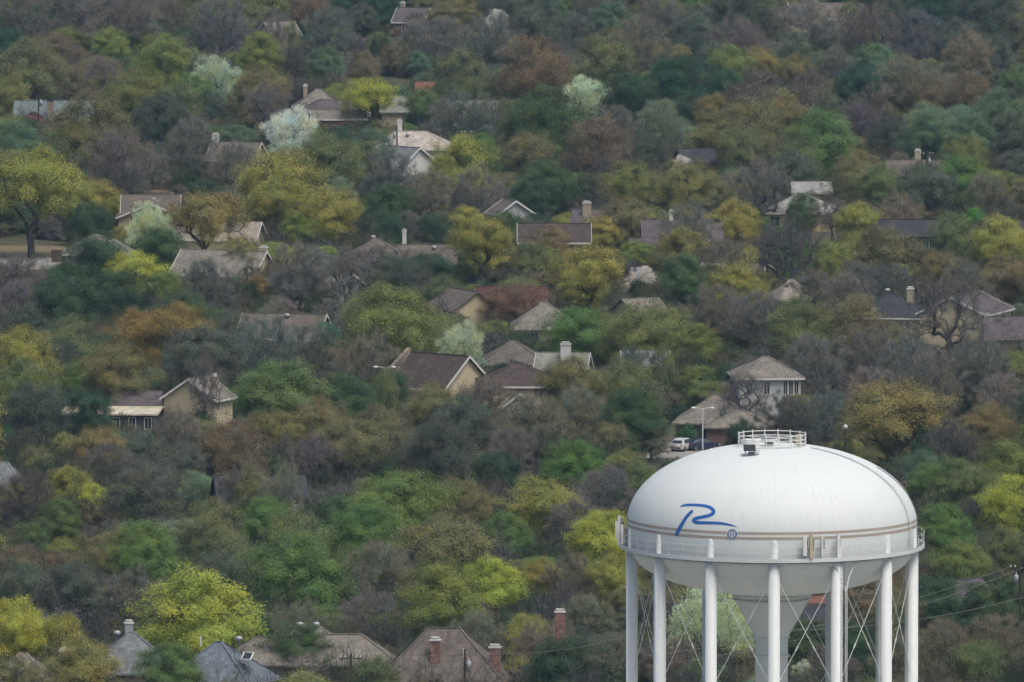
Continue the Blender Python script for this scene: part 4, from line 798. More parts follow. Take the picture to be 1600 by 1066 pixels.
# photograph column of the stem, row of the top, width of the crown, class (v = limbs shown below a high crown), optional height / width
TREES = """
35 -15 110 P|117 3 62 PT|14 50 62 DT|190 -6 112 P|266 6 62 B|345 14 95 PT|84 62 85 NR|219 36 62 TG|172 52 62 OG|251 66 96 GY|45 80 110 N|105 105 75 NR|165 102 85 P|5 130 75 OG|334 98 78 L|405 64 74 GY|297 127 76 G|210 127 98 OG|278 143 76 NG|250 162 96 TD|140 168 130 N|328 150 55 TD|408 117 88 ON|415 140 76 Pv|20 206 90 TG|66 224 60 TG|185 222 114 P|300 200 86 P|365 235 70 P
425 20 50 P|478 -8 76 NR|531 4 42 DT|482 20 50 DT|597 -8 64 DT|515 24 86 PT|565 14 52 T|556 60 36 M|585 52 18 C|615 74 52 NR|648 38 48 Bp|695 10 62 ON|735 12 36 ON|777 18 36 W|780 -10 70 T|690 38 82 P|765 38 92 PT|462 82 52 Pd|508 84 60 TG|565 90 60 NR|655 86 42 TG|715 94 100 NG|830 77 125 R|578 133 80 Yv|660 147 62 GB|458 178 86 W|440 206 58 DT|525 203 60 D|554 196 30 D|722 155 96 PT|510 222 105 NG|580 217 80 TG|722 228 104 OY|668 225 26 D|755 219 60 G|800 165 62 N
828 18 64 T|850 -6 80 T|880 -8 60 G|955 17 76 TG|895 30 70 PT|1030 3 76 P|1160 -10 100 TD|930 -12 80 P|1085 30 76 T|1150 40 82 P|1000 44 100 B|955 53 66 ON|945 72 106 N|1021 73 38 O|1062 76 44 ON|1115 76 62 T|914 128 72 L|905 164 40 ON|1060 98 100 DT|1130 115 56 DT|1140 82 76 OG|1185 83 62 O|1240 95 62 ON|985 124 96 D|960 173 60 P|1185 117 84 S|1030 163 82 LG|1115 155 60 O|1170 165 112 N|850 156 126 GD|852 209 56 TG|930 200 106 NR|825 218 90 N|1010 218 72 TD|994 250 22 W|1065 247 32 W|1160 208 82 N|1182 168 52 S
1265 12 85 Bp|1300 40 60 Bp|1215 22 62 P|1270 -6 40 G|1370 -12 82 TD|1460 -5 90 DT|1540 -8 110 TD|1360 22 96 P|1430 28 92 PT|1582 30 64 N|1505 42 80 T|1240 60 72 T|1365 77 70 TG|1305 85 60 P|1515 62 72 B|1560 65 62 T|1262 118 76 S|1343 110 78 DT|1415 100 86 B|1373 140 66 S|1290 148 52 T|1450 127 82 NR|1520 126 80 NR|1590 113 60 G|1225 162 82 ON|1345 173 62 M|1450 170 78 LG|1500 172 78 LG|1560 155 100 TG|1285 193 116 G|1395 195 76 TD|1455 192 90 TG|1515 195 80 TG|1580 185 72 T|1510 222 66 OG|1245 233 82 NG|1345 248 76 ON|1405 247 50 B
50 255 150 OYv 1.0|100 275 92 OY|155 290 62 OY|185 308 52 OY|190 232 80 Pv|232 245 60 P|320 288 66 DT .55|135 325 72 D|232 327 68 L 1.35|325 315 120 Ov|435 253 138 OY|250 366 86 GD|150 385 114 D|30 415 92 P|208 405 94 Y|262 432 72 GY|100 420 72 GD|105 440 112 D|188 435 112 D|30 452 80 P|320 420 84 PT|400 437 46 RO|290 468 86 GD|186 477 54 DT|35 492 86 TD|215 500 102 RO|278 492 112 RO|110 513 100 NG|30 528 112 OY|365 496 70 T|408 482 28 DT
440 290 106 OY|515 308 96 OY|468 342 62 YG|530 282 58 LG|524 332 15 C|560 235 80 NG|610 250 86 PT|612 296 80 GD|600 335 76 D|680 340 60 D|670 280 80 B|742 280 96 P|728 331 60 OY|752 353 100 OYv|640 338 50 P|790 340 80 GD|470 395 100 P|540 398 82 Pv 1.2|615 408 90 TD|670 402 76 D|425 412 50 NR|722 417 36 YG|697 420 32 D|692 443 72 NG|805 453 108 R .62|605 468 150 OG|440 472 60 Bp .6|724 514 74 L 1.3|512 508 52 LT
850 262 90 GD|835 290 76 D|920 280 62 TD|985 265 86 OG|1072 265 96 O|1118 285 60 N|1185 262 110 Pv|885 338 42 OY .8|975 323 86 ON|1150 325 86 OY|1075 332 90 P|935 347 62 OY|860 365 76 ON|992 382 60 YG .7|1065 368 86 O|1140 388 82 B|920 398 112 OYv|1003 420 50 W .8|1065 415 86 GD|1150 425 96 OY|825 388 72 NG|856 395 52 NG|1002 465 24 D|900 495 112 G|1005 492 122 OG|1085 517 76 GY|1120 460 100 B|1180 470 92 P
1240 250 80 T|1335 262 82 N|1375 270 82 NG|1445 272 96 Tv|1500 255 92 G|1545 285 86 B|1590 280 62 N|1255 312 54 GD|1300 320 60 P|1340 329 82 OY|1405 318 82 B|1525 333 44 V|1490 345 82 NG|1562 352 96 OY|1602 370 62 OY|1225 358 112 Pdv|1300 387 72 OG|1380 372 112 ON|1340 420 76 P|1395 425 76 PT|1460 400 82 N|1510 420 92 P|1570 412 92 ON|1272 435 80 P|1322 440 80 P|1482 453 136 K|1585 478 62 LG .7|1245 485 112 NG|1330 478 112 N|1200 482 80 P
95 540 76 TD|178 552 112 ON|315 526 122 Tv|318 572 58 K 1.95|45 580 112 NG|128 578 76 G|50 615 112 TD|132 622 92 D|14 676 50 H .9|100 683 46 O|152 680 82 O|55 706 56 ON|108 741 76 OY|142 767 60 Y|170 705 80 P|215 683 82 T|225 735 116 T|285 705 82 T|308 745 66 LG|360 672 112 NR|40 752 102 Pd|275 655 86 P|440 588 150 GB .75|385 612 62 GB .75
420 515 112 PT|482 520 82 P|575 540 112 B|695 583 60 OY .7|735 583 56 OY .7|540 603 102 GD|610 590 72 D|675 615 92 ON|500 635 92 ON|440 655 76 O|592 650 96 N|760 605 92 B|720 635 102 T|690 672 112 TD|410 655 80 N|490 690 90 Pv|545 670 112 Nv|615 718 72 D|775 715 76 D|630 753 162 GY .7|705 757 62 N|735 768 76 N|840 764 136 OY .75
890 575 112 ON|985 578 106 NG|985 625 102 GD|1062 637 44 HD|905 622 102 B|830 635 112 B|800 680 80 P|950 668 72 N|1018 675 78 B .6|1090 645 20 C|895 706 102 G|975 712 62 OG|945 745 96 P|1000 735 72 NG|1165 598 92 K
1270 540 102 P|1216 572 60 Bv|1360 525 102 P|1420 540 102 PT|1360 584 76 Bp|1450 570 112 P|1530 545 112 P|1565 595 82 Bp|1230 635 92 Pd|1292 625 92 PT|1400 617 162 Ov .8|1545 645 92 ON|1485 668 100 Pdv|1595 612 46 G|1308 694 34 OY|1336 694 34 OY|1357 705 52 N|1602 670 42 OY|1445 715 66 TG|1490 732 102 GB|1578 708 112 GY|1455 738 76 GB|1525 742 102 NG|1582 762 102 Y
90 795 76 G|45 828 62 G|97 849 54 OY|30 863 82 NR|88 868 76 NR|145 850 76 N|220 835 112 GB|207 877 52 OY|255 862 82 GD|330 800 112 N|350 850 112 NG|40 890 92 T|110 895 102 T|205 908 106 P|265 915 62 N|345 878 112 T|20 955 112 Y|95 974 86 OY|310 918 186 Y .8|240 995 82 YG|130 1018 132 O|185 1025 72 ON|262 1025 112 GB|358 1036 60 HD .9|25 1042 92 N
465 857 156 GB .8|425 880 62 N|420 795 102 G|462 817 112 NG|570 805 122 G|690 825 166 N .75|590 865 112 B|650 875 82 B|790 815 82 G|575 940 102 P|470 955 92 B|690 903 142 GY .85|768 887 102 Y|842 886 82 OY|745 972 92 B|468 990 116 GD .75|580 1040 92 NG|637 1041 16 C|812 1036 70 O
900 795 92 P|945 818 112 Y|955 880 92 OY|978 930 82 ON|895 880 92 B|915 945 92 B|842 985 92 B|885 1012 122 D|958 1000 92 B|1110 928 146 L .85|1168 950 62 YG|1130 915 52 Y|1015 940 82 Pd|1090 1040 62 G|1132 1045 40 LG|1050 1012 92 B
1470 805 96 G|1512 790 62 Pdv|1575 838 86 NG|1502 860 92 OG|1452 890 52 NR|1470 915 112 D|1542 925 92 GD|1588 922 92 GD|1480 985 102 B|1560 975 112 B|1530 1012 92 NG|1330 935 82 NR|1322 985 92 D|1335 992 46 V|1262 985 92 GD|1258 1036 40 L|1300 1022 92 P|1405 1000 92 B|1400 935 90 N
385 238 60 P|420 489 58 B .75|470 500 56 B .7|400 748 84 Bv|365 760 60 B|985 556 46 TD 1.7|1035 556 46 NG 1.7|1010 562 40 T 1.6|380 735 70 Pv 1.5|440 738 76 Bv 1.5|345 750 48 N 1.3|600 590 50 NG 1.9|428 42 46 P 1.6|452 46 38 NG 1.5|1074 668 34 H 1.0|1130 652 26 H 1.6|1158 664 50 HD 1.0|1104 672 30 HD .8|882 984 56 B 1.3|395 748 70 N 1.4|700 165 60 B|765 170 50 PT|1340 470 60 B|1560 500 60 P|310 432 60 B|395 415 46 Pv|850 500 46 P .8|560 400 60 P|1110 420 50 ON|1190 430 56 N|905 985 60 TD|440 30 40 P|650 25 40 PT|1230 12 44 P|1330 10 50 NG|1000 478 44 N|1440 262 50 NG|380 395 70 N|640 398 60 B|590 390 50 P
"""
BARKC = {'S': (.36, .33, .28), 'K': (.115, .105, .10), 'Bp': (.2, .185, .17)}
rngT = random.Random(5)
PLACED = []
def plant(x, y, wpx, code, asp=None):
    vz = code.endswith('v'); c = code[:-1] if vz else code; col, form, words, name = CLS[c]
    if vz: form = {'bare': 'barev', 'gold': 'goldv', 'bud': 'goldv', 'leafy': 'goldv'}.get(form, form)
    a = asp or ASPECT[form] * rngT.uniform(.94, 1.06)
    dr = ray(x, y); tan = -dr.z / dr.y
    Y = CAM_H / (tan + a * wpx * PX); wpx *= 1.17; W = wpx * PX * Y; h = a * W
    X = (x - 800) * PX * Y / CP * 1.0
    X = dr.x / dr.y * Y
    f, k = form, rngT.randrange(NVAR[form]); lm, cm = TREE[f, k]; rz = rngT.uniform(0, 2*math.pi)
    r = empty(name, (X, Y, 0), rz)
    sx, sz = W / 10.3, h / (FORMS[f]['H'] + 0.35); r.scale = (sx, sx, sz)
    j = [rngT.uniform(.93, 1.07) for _ in range(3)]; b = rngT.uniform(.92, 1.08)
    bk = BARKC.get(c, (.105, .092, .086))
    link('trunk', lm, r, color=bk); link('crown', cm, r, color=[col[i]*j[i]*b for i in range(3)])
    PLACED.append(dict(o=r, x=x, y=y + wpx*a*0.3, c=c, words=words, X=X, Y=Y, W=W, h=h, wpx=wpx, ytop=y))
for line in TREES.strip().split('\n'):
    for e in line.split('|'):
        q = e.split(); plant(float(q[0]), float(q[1]), float(q[2]), q[3], float(q[4]) if len(q) > 4 else None)

# ------------------------------------------------------------------ the far and outer wood and the undergrowth: uncountable growth as one object each
rg = np.random.default_rng(11)
HOUSE_BOX += [(1030, 682, 1132, 716, 1450.0), (-40, 380, 125, 428, 1740.0), (740, 514, 850, 536, 1560.0)]   # the parked cars, the street end and a lawn stay in view
def covered(x0, y0, x1, y1, Y):                           # would it stand in front of a house in view?
    return any(x0 < b[2] - .13*(b[2]-b[0]) and x1 > b[0] + .13*(b[2]-b[0]) and y0 < b[3] - .2*(b[3]-b[1]) and y1 > b[1] and Y < b[4] + 3 for b in HOUSE_BOX)
TP = np.array([(t['X'], t['Y'], t['W'], t['x'], t['ytop'], t['wpx'], t['h'] / (t['Y'] * PX)) for t in PLACED])
def hides_tree(x0, y0, x1, y1, Y):                        # would it stand in front of a countable tree's upper crown?
    a = (TP[:, 1] > Y) & (x0 < TP[:, 3] + TP[:, 5]*.42) & (x1 > TP[:, 3] - TP[:, 5]*.42) & (y0 < TP[:, 4] + TP[:, 6]*.58) & (y1 > TP[:, 4])
    return bool(a.any())
def scatter(name, meshes, pts, idx, rot, scl, tint):
    """one object that sets the given meshes out on points"""
    me = bpy.data.meshes.new(name); n = len(pts); me.vertices.add(n); me.vertices.foreach_set('co', np.asarray(pts, np.float32).ravel())
    for nm, ty, key, arr in (('idx', 'INT', 'value', idx), ('rot', 'FLOAT_VECTOR', 'vector', rot), ('scl', 'FLOAT_VECTOR', 'vector', scl), ('tint', 'FLOAT_COLOR', 'color', tint)):
        a = me.attributes.new(nm, ty, 'POINT'); a.data.foreach_set(key, np.asarray(arr, np.int32 if ty == 'INT' else np.float32).ravel())
    c = bpy.data.collections.new(name + '_kinds')
    for i, m in enumerate(meshes): c.objects.link(bpy.data.objects.new(f'{name}_kind_{i:03d}', m))
    g = bpy.data.node_groups.new(name, 'GeometryNodeTree'); g.interface.new_socket('Geometry', in_out='INPUT', socket_type='NodeSocketGeometry'); g.interface.new_socket('Geometry', in_out='OUTPUT', socket_type='NodeSocketGeometry')
    gi, go = g.nodes.new('NodeGroupInput'), g.nodes.new('NodeGroupOutput'); ip = g.nodes.new('GeometryNodeInstanceOnPoints'); ci = g.nodes.new('GeometryNodeCollectionInfo')
    ci.inputs['Collection'].default_value = c; ci.inputs['Separate Children'].default_value = True; ci.inputs['Reset Children'].default_value = True; ip.inputs['Pick Instance'].default_value = True
    L = g.links.new; L(gi.outputs[0], ip.inputs['Points']); L(ci.outputs[0], ip.inputs['Instance'])
    for nm, ty, sk in (('idx', 'INT', 'Instance Index'), ('rot', 'FLOAT_VECTOR', 'Rotation'), ('scl', 'FLOAT_VECTOR', 'Scale')):
        na = g.nodes.new('GeometryNodeInputNamedAttribute'); na.data_type = ty; na.inputs['Name'].default_value = nm
        L(next(o for o in na.outputs if o.enabled), ip.inputs[sk])
    L(ip.outputs[0], go.inputs[0])
    o = link(name, me); md = o.modifiers.new('scatter', 'NODES'); md.node_group = g; return o
def wood_mesh(form, k, seed):
    tips, cen, p = LOW[form, k]; r_ = np.random.default_rng(seed); parts = []; bare = p['lf'] is None
    A, par, cnt, tn = skeleton(r_, tips[:90], p['fork'], 0.3)
    i = np.arange(1, len(A)); rad = np.maximum(.025, p['r0'] * (cnt / cnt[0]) ** .48)[:, None]; pp = par[1:]; d = unit(A[i] - A[pp]); u = unit(np.cross(d, np.array([.3, .2, 1.0]))); w_ = np.cross(u, d)
    V = np.stack([A[pp] + u*rad[i]*1.2, A[pp] - u*.5*rad[i]*1.2 + w_*rad[i], A[pp] - u*.5*rad[i]*1.2 - w_*rad[i], A[i] + u*rad[i], A[i] - u*.5*rad[i] + w_*rad[i], A[i] - u*.5*rad[i] - w_*rad[i]], 1).reshape(-1, 3)
    b = (np.arange(len(i))*6)[:, None]; F = np.concatenate([b + np.array(q) for q in ((0,1,4),(0,4,3),(1,2,5),(1,5,4),(2,0,3),(2,3,5))])
    parts.append((V, F, np.full(len(V), .5), 1))
    if p['tw']: V, F, v = twigs(r_, tips, cen, max(6, p['tw'][0]*3//4), p['tw'][1], .012); parts.append((V, F, v, 0 if bare else 1))
    if p['lf']: V, F, v = leaves(r_, tips, cen, p['lf'][0]//2, p['lf'][1], p['lf'][2]*1.35); parts.append((V, F, v, 0))
    return join_parts('wood_crown', parts, [M_TINT, M_TWIGB])
WF = ['bare', 'bud', 'gold', 'leafy', 'dense']; WM = []; WI = {}
for f in WF:
    for k in range(2): WI[f, k] = len(WM); WM.append(wood_mesh(f, k, 900 + len(WM)))
def grow_wood():
    P, I, RT_, S, T = [], [], [], [], []; grid = {}
    for tries in range(26000):
        Y = 1/ rg.uniform(1/2900, 1/1010); half = 800 * PX * Y * 1.28; X = rg.uniform(-half, half)
        W = rg.uniform(8.5, 13.5); h = W * rg.uniform(.78, 1.0)
        if min(np.hypot(TP[:, 0] - X, TP[:, 1] - Y) - .30*(TP[:, 2] + W)) < 0: continue
        gx, gy = int(X // 10), int(Y // 10)
        if any(math.hypot(X-a, Y-b) < .40*(W+c) for i in (-1, 0, 1) for j in (-1, 0, 1) for a, b, c in grid.get((gx+i, gy+j), ())): continue
        xs, yb, _ = proj((X, Y, 0)); wp = W / (Y * PX); ok = False
        inside = -60 < xs < 1660 and -60 < yb
        for sc in ((1.0, .85, .7, .55) if inside else (1.0,)):
            _, yt, _ = proj((X, Y, h*sc)); w2 = wp*(.3 + .7*sc)
            if inside and (covered(xs - w2/2, yt, xs + w2/2, yb, Y) or hides_tree(xs - w2*.4, yt, xs + w2*.4, yb, Y) or (xs < 100 and 372 < yb < 425) or (1000 < xs < 1180 and 660 < yb < 760)): continue
            ok = True; break
        if not ok: continue
        W *= .3 + .7*sc; h *= sc
        dn = np.hypot(TP[:, 3] - xs, (TP[:, 4] + TP[:, 6]*.4 - yt)*1.5)
        c = PLACED[int(np.argmin(dn))]['c'] if rg.uniform() < .62 else MIX[rg.integers(len(MIX))]
        if c in ('W', 'L', 'V', 'M', 'C', 'K', 'S', 'Y', 'LT', 'H', 'HD', 'Bp', 'RO'): c = 'N'
        col, form, _, _ = CLS[c]; form = {'pear': 'leafy'}.get(form, form); k = int(rg.integers(2))
        P.append((X, Y, 0)); I.append(WI[form, k]); RT_.append((0, 0, rg.uniform(0, 6.28))); Hm = FORMS[form]['H'] + .35
        S.append((W/10.3, W/10.3, h/Hm)); T.append((*(np.array(col)*rg.uniform(.88, 1.12)), 1)); grid.setdefault((gx, gy), []).append((X, Y, W))
    print('woodland trees', len(P))
    return scatter('woodland', WM, P, I, RT_, S, T)
MIX = ['P', 'B', 'N', 'NG', 'NG', 'OG', 'T', 'TG', 'OG', 'OG', 'ON', 'G', 'G', 'GD', 'GY', 'D']
tag(grow_wood(), 'mixed bare and budding woodland filling in behind and around the houses', 'woodland', kind='stuff')
def grow_under():
    cols = [(.15, .13, .115), (.125, .115, .12), (.10, .125, .075), (.07, .105, .06), (.17, .145, .09), (.13, .145, .09)]
    MS = []
    for k in range(4):
        r_ = np.random.default_rng(60 + k); t_ = tips_for(r_, 2.0, 1.0, .05, 9, 60, 'dome')
        if k < 2: V, F, v = leaves(r_, t_, np.zeros(3), 60, .13, .085)
        else: V, F, v = twigs(r_, t_, np.zeros(3), 26, .5, .010)
        MS.append(join_parts('shrub_crown', [(V, F, v, 0)], [M_TINT]))
    P, I, RT_, S, T = [], [], [], [], []
    for i in range(7000):
        Y = 1/ rg.uniform(1/2700, 1/1010); half = 800 * PX * Y * 1.2; X = rg.uniform(-half, half)
        h = rg.uniform(1.2, 3.4); W = h * rg.uniform(1.1, 2.0)
        xs, yt, _ = proj((X, Y, h)); _, yb, _ = proj((X, Y, 0)); wp = W / (Y * PX)
        if covered(xs - wp/2, yt, xs + wp/2, yb, Y): continue
        if (-40 < xs < 100 and 380 < yb < 430) or (1000 < xs < 1200 and 655 < yb < 775): continue
        P.append((X, Y, 0)); k = int(rg.integers(4)); I.append(k); RT_.append((0, 0, rg.uniform(0, 6.28))); S.append((W/2, W/2, h))
        T.append((*(np.array(cols[rg.integers(6)])*rg.uniform(.8, 1.2)), 1))
    return scatter('undergrowth', MS, P, I, RT_, S, T)
tag(grow_under(), 'low brush and shrubs covering the ground beneath the trees', 'undergrowth', kind='stuff')

# ------------------------------------------------------------------ poles, lamps, wires, cars, fences
def utility_pole(x, ytop, hgt, label, transformer=True, arm=True, side=1):
    p = at(x, ytop, hgt); r = empty('utility_pole', (p.x, p.y, 0)); tag(r, label, 'utility pole', 'utility poles among the houses')
    MB().tube([(0, 0, -0.2), (0.03, 0, hgt)], [0.17, 0.11], 8).obj('shaft', M_WOOD, r)
    if arm:
        ca = MB().box((0, -0.14, hgt - 0.5), (2.2, 0.12, 0.14)).obj('crossarm', M_WOOD, r)
        im = MB().lathe([(.03, 0), (.07, .05), (.04, .12), (.07, .17), (.02, .24)], 8).mesh('insulator', M_WHITE)
        for u in (-1.0, -0.55, 0.55, 1.0): link('insulator', im, ca).location = (u, -0.14, hgt - 0.43)
    if transformer:
        t = MB().lathe([(.05, -.02), (.26, 0), (.26, .85), (.2, .93), (.04, .96)], 14, (0.42*side, -0.1, hgt - 2.2)).obj('transformer', M_METAL, r, smooth=True)
        MB().lathe([(.03, .9), (.06, 1.0), (.03, 1.25)], 8, (0.42*side, -0.1, hgt - 2.2)).obj('bushing', M_WHITE, t)
        MB().beam((0, -.1, hgt - 1.6), (0.3*side, -.1, hgt - 1.6), .1, .12).obj('bracket', M_DARK, t)
    return r, p
PO = {}
for key, x, y, h, lb, tr, arm, sd in (
    ('a', 60, 146, 8.5, 'utility pole with white transformer in front of the teal-roofed house', 1, 0, 1),
    ('b', 327, 100, 8.5, 'thin dark utility pole in front of a pale green tree', 0, 1, 1),
    ('c', 620, 196, 8.8, 'utility pole standing before the pale hip-roofed house', 1, 0, -1),
    ('d', 731, 203, 8.5, 'utility pole with transformer right of the pale hip-roofed house', 1, 1, -1),
    ('e', 1010, 190, 8.0, 'slim dark pole in front of the pale sage-green tree', 0, 0, 1),
    ('f', 1448, 236, 8.8, 'utility pole with two white cans before the tan chimney roof', 1, 1, 1),
    ('g', 724, 506, 8.8, 'utility pole rising out of the round pale green tree', 1, 0, -1),
    ('h', 548, 1021, 9.0, 'utility pole with crossarm carrying wires at the bottom edge', 0, 1, 1),
    ('i', 726, 1014, 9.0, 'utility pole with transformer before the brown shingled roof', 1, 0, 1),
    ('j', 205, 322, 8.5, 'thin green-grey pole left of the pale blossoming tree', 0, 0, 1),
    ('k', 1594, 880, 10.0, 'utility pole with transformer cut by the right edge', 1, 1, -1)):
    PO[key] = utility_pole(x, y, h, lb, bool(tr), bool(arm), sd)
def wire(A_, B_, sag, label, r=0.018):
    A_, B_ = Vector(A_), Vector(B_); P = []
    for i in range(25):
        u = i / 24; p = A_.lerp(B_, u); p.z -= 4 * sag * u * (1 - u); P.append(p)
    o = MB().tube(P, r, 5).obj('power_line', M_WIRE); tag(o, label, 'power line', 'overhead wires'); return o
pk, ph = PO['k'][1], PO['h'][1]
wire(at_y(1010, 1025, 1085), pk + Vector((-1, -.14, -.3)), 1.2, 'upper overhead wire running to the pole at the right edge')
wire(at_y(1010, 1042, 1080), pk + Vector((0.6, -.14, -.35)), 1.4, 'middle overhead wire running to the pole at the right edge')
wire(at_y(1225, 985, 1060), at_y(1640, 922, 1050), 0.9, 'pale overhead wire slanting up right of the tower legs', 0.03)
wire(at_y(390, 1068, 1060), ph + Vector((-1, -.14, -.35)), 0.5, 'overhead wire dropping left from the bottom pole')
wire(at_y(360, 1072, 1055), ph + Vector((.5, -.14, -.38)), 0.5, 'second overhead wire dropping left from the bottom pole')
wire(ph + Vector((1, -.14, -.35)), PO['i'][1] + Vector((0, -.1, -.3)), 0.25, 'short wire between the two bottom poles')
wire(PO['i'][1] + Vector((0, -.1, -.3)), at_y(1000, 988, 1150), 0.9, 'long wire from the bottom pole toward the tower')
wire(at_y(985, 927, 1130), at_y(1440, 918, 1130), 0.8, 'upper faint wire crossing behind the tower legs')
wire(at_y(985, 936, 1130), at_y(1440, 931, 1130), 0.8, 'lower faint wire crossing behind the tower legs')
def street_lamp(x, ytop, hgt, label, m):
    p = at(x, ytop, hgt); r = empty('street_lamp', (p.x, p.y, 0)); tag(r, label, 'street lamp', 'double street lamps')
    MB().tube([(0, 0, 0), (0, 0, hgt)], [.11, .07], 10).obj('shaft', m, r)
    for s in (-1, 1):
        a = MB().tube([(0, 0, hgt - .15), (s*.5, 0, hgt + .02), (s*.9, 0, hgt + .06)], .04, 6).obj('arm', m, r)
        MB().lathe([(.05, -.12), (.17, -.1), (.2, 0), (.12, .1), (.02, .13)], 12).obj('lamp_head', M_WHITE, a, (s*1.15, 0, hgt + .05), smooth=True).scale = (1.6, 1, 1)
street_lamp(1098, 638, 9.0, 'white double-headed street lamp rising beside the parked cars', M_WHITE)
street_lamp(601, 574, 9.0, 'double-headed street lamp before the bare brownish trees left of centre', M_METAL)
p = at(1321, 665, 7.0); r = empty('street_lamp', (p.x, p.y, 0)); tag(r, 'single globe street lamp among dark trees right of the tower top', 'street lamp')
MB().tube([(0, 0, 0), (0, 0, 6.6)], [.09, .06], 8).obj('shaft', M_DARK, r); MB().lathe([(.05, 6.55), (.22, 6.62), (.28, 6.85), (.2, 7.08), (.03, 7.14)], 14).obj('globe', M_WHITE, r, smooth=True)

def car(x, y, yaw, paint, label, suv=True):
    p = at(x, y, 0.0); r = empty('parked_car', (p.x, p.y, 0.01), R(yaw)); tag(r, label, 'car', 'cars parked beyond the tower')
    pm_ = mat('car_paint_' + paint, {'white': (.55, .55, .53), 'navy': (.03, .045, .085)}[paint], .3, .03, spec=.5)
    # cross-sections along the length: (y, half width, sill, belt, roof, roof half width)
    sec = [(-2.2, .72, .42, .72, .74, .6), (-2.05, .86, .30, .95, .97, .74), (-1.9, .90, .28, .98, 1.02, .76), (-1.5, .91, .26, 1.0, 1.48 if suv else 1.2, .66), (-.9, .92, .25, .98, 1.62 if suv else 1.42, .62),
           (.2, .92, .25, .96, 1.60 if suv else 1.43, .62), (.75, .91, .25, .95, 1.35 if suv else 1.2, .64), (1.15, .90, .26, .94, .97, .78), (1.9, .86, .30, .84, .86, .72), (2.2, .70, .42, .66, .68, .58)]
    V, F = [], []
    for (yy, hw, s, b, t, rw) in sec: V += [(-hw*.9, yy, s), (-hw, yy, (s+b)/2), (-hw*.97, yy, b), (-rw, yy, t), (rw, yy, t), (hw*.97, yy, b), (hw, yy, (s+b)/2), (hw*.9, yy, s)]
    for i in range(len(sec)-1):
        for j in range(8): F.append((i*8+j, i*8+(j+1) % 8, (i+1)*8+(j+1) % 8, (i+1)*8+j))
    F += [tuple(range(8))[::-1], tuple((len(sec)-1)*8 + j for j in range(8))]
    MB().poly(V, F).obj('body', pm_, r, smooth=False)
    for s in (-1, 1):                                     # side glass, proud of the shell
        q = [(s*.905, -1.45, 1.03), (s*.905, .95, 1.0), (s*.70, .3, 1.50 if suv else 1.34), (s*.70, -1.15, 1.48 if suv else 1.3)]
        MB().poly(q, [(0, 1, 2, 3)]).obj('side_window', M_GLASS, r)
    MB().poly([(-.72, -1.93, 1.05), (.72, -1.93, 1.05), (.6, -1.53, 1.44 if suv else 1.18), (-.6, -1.53, 1.44 if suv else 1.18)], [(0, 1, 2, 3)]).obj('rear_window', M_GLASS, r)
    MB().poly([(-.72, 1.16, 1.0), (.72, 1.16, 1.0), (.6, .72, 1.38 if suv else 1.22), (-.6, .72, 1.38 if suv else 1.22)], [(0, 1, 2, 3)]).obj('windscreen', M_GLASS, r)
    wm = MB().lathe([(.2, -.1), (.33, -.1), (.34, 0), (.33, .1), (.2, .1)], 18).mesh('wheel', M_DARK); rm_ = MB().lathe([(.02, .08), (.19, .11), (.2, .07)], 12).mesh('rim', M_METAL)
    for sx in (-1, 1):
        for yy in (-1.35, 1.35):
            wl = link('wheel', wm, r, (sx*.82, yy, .34)); wl.rotation_euler = (0, sx*math.pi/2, 0); link('rim', rm_, wl)
    rl = mat('tail_lamp', (.35, .03, .02), .3, .05, spec=.5)
    for sx in (-1, 1): MB().box((sx*.74, -2.1, .82), (.18, .1, .26)).obj('tail_light', rl, r)
    for sx in (-1, 1): MB().box((sx*.66, 2.1, .66), (.26, .12, .14)).obj('headlight', M_WHITE, r)
    MB().box((0, -2.18, .5), (1.3, .1, .16)).obj('bumper', M_DARK, r); MB().box((0, -2.2, .72), (.5, .04, .12)).obj('number_plate', M_WHITE, r)
car(1068, 704, -28, 'white', 'white hatchback parked nose away left of the street lamp')
car(1097, 703, -62, 'navy', 'dark blue car parked right behind the street lamp', False)

def fence(x0, x1, y, h, label, col=(.085, .06, .05)):
    a, b = at(x0, y, 0), at(x1, y, 0); m = mat('fence_wood', col, .9, .25, 3, .2, stretch=(3, 1, .2)); L = (b - a).length; n = int(L / .16); mb = MB()
    r = empty('board_fence', a, math.atan2(b.y - a.y, b.x - a.x)); tag(r, label, 'fence')
    for i in range(n): mb.box(((i + .5)*L/n, random.Random(i).uniform(-.008, .008), h/2), (L/n - .012, .025, h + random.Random(i*3).uniform(-.03, .03)))
    tag(mb.obj('boards', m, r), kind='stuff'); MB().box((L/2, .05, .4), (L, .05, .09)).box((L/2, .05, h - .35), (L, .05, .09)).obj('rails', m, r)
    pm_ = MB().box((0, .12, h/2), (.1, .1, h)).mesh('post', m)
    for i in range(int(L/2.4) + 1): link('post', pm_, r, (i*2.4, 0, 0))
fence(81, 108, 410, 1.9, 'brown board fence at the end of the pale street')
fence(150, 290, 297, 1.8, 'long brown board fence behind the brown roof with white gable trim', (.11, .075, .055))

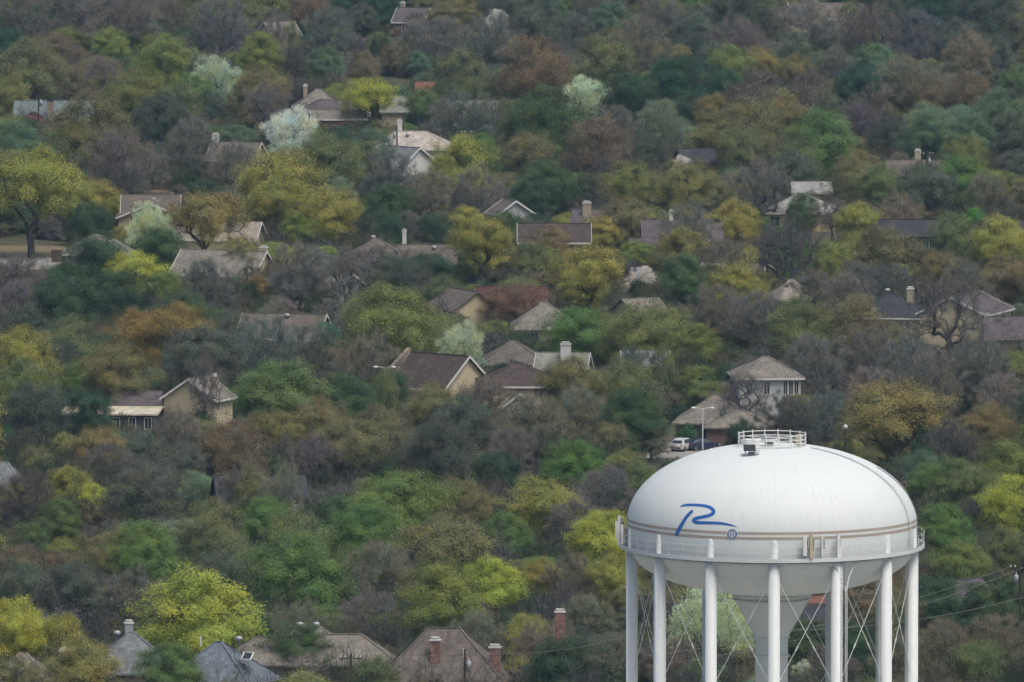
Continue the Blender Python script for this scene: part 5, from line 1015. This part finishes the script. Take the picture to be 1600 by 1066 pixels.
# ------------------------------------------------------------------ a label for each tree: its look and the landmark it is nearest to on that side
DIRS = {'left': 'left of', 'right': 'right of', 'up': 'behind', 'down': 'in front of'}
def side(t, m):
    dx, dy = t['x'] - m[1], t['y'] - m[2]
    if abs(dx) > abs(dy) * 1.1: return 'left' if dx < 0 else 'right'
    return 'up' if dy < 0 else 'down'
for mi, m in enumerate(LANDMARKS):
    by = {}
    for t in PLACED:
        d = math.hypot(t['x'] - m[1], t['y'] - m[2]); by.setdefault((t['words'], side(t, m)), []).append((d, id(t), t))
    for (wd, s), lst in by.items():
        lst.sort(key=lambda q: q[0])
        for rank, (d, _, t) in enumerate(lst): t.setdefault('opts', []).append((rank * 260 + d, rank, s, mi, d))
RANK = ['nearest', 'second nearest', 'third nearest', 'fourth nearest', 'fifth nearest', 'sixth nearest']
for t in PLACED:
    _, rank, s, mi, d = min(t['opts']); lb = f"{t['words']}, {RANK[min(rank, 5)]} such tree {DIRS[s]} {LANDMARKS[mi][0]}"
    sz = ('broad ' if t['W'] > 12.0 else '') if t['W'] > 5.2 else 'small '
    if sz and sz.strip() not in lb: lb = sz + lb if len(lb.split()) < 16 else lb
    if len(lb.split()) > 16: lb = lb.replace(' such tree', '').replace(' budding', '')
    tag(t['o'], lb, 'shrub' if 'shrub' in t['words'] else 'tree', 'trees of the wooded suburb')

# ------------------------------------------------------------------ haze: the moist air between the camera and the far trees
hz = MB().box((0, 4000, 78), (9000, 9000, 158)).mesh('haze'); hm = bpy.data.materials.new('haze'); hm.use_nodes = True; t = hm.node_tree
t.nodes.remove(t.nodes['Principled BSDF']); pv = N(t, 'ShaderNodeVolumePrincipled'); pv.inputs['Color'].default_value = (0.50, 0.76, 1.0, 1); pv.inputs['Density'].default_value = 0.000036; pv.inputs['Anisotropy'].default_value = 0.0
t.links.new(pv.outputs[0], t.nodes['Material Output'].inputs['Volume']); hz.materials.append(hm)
tag(link('haze', hz), 'thin bluish haze over the whole suburb', 'haze', kind='stuff')
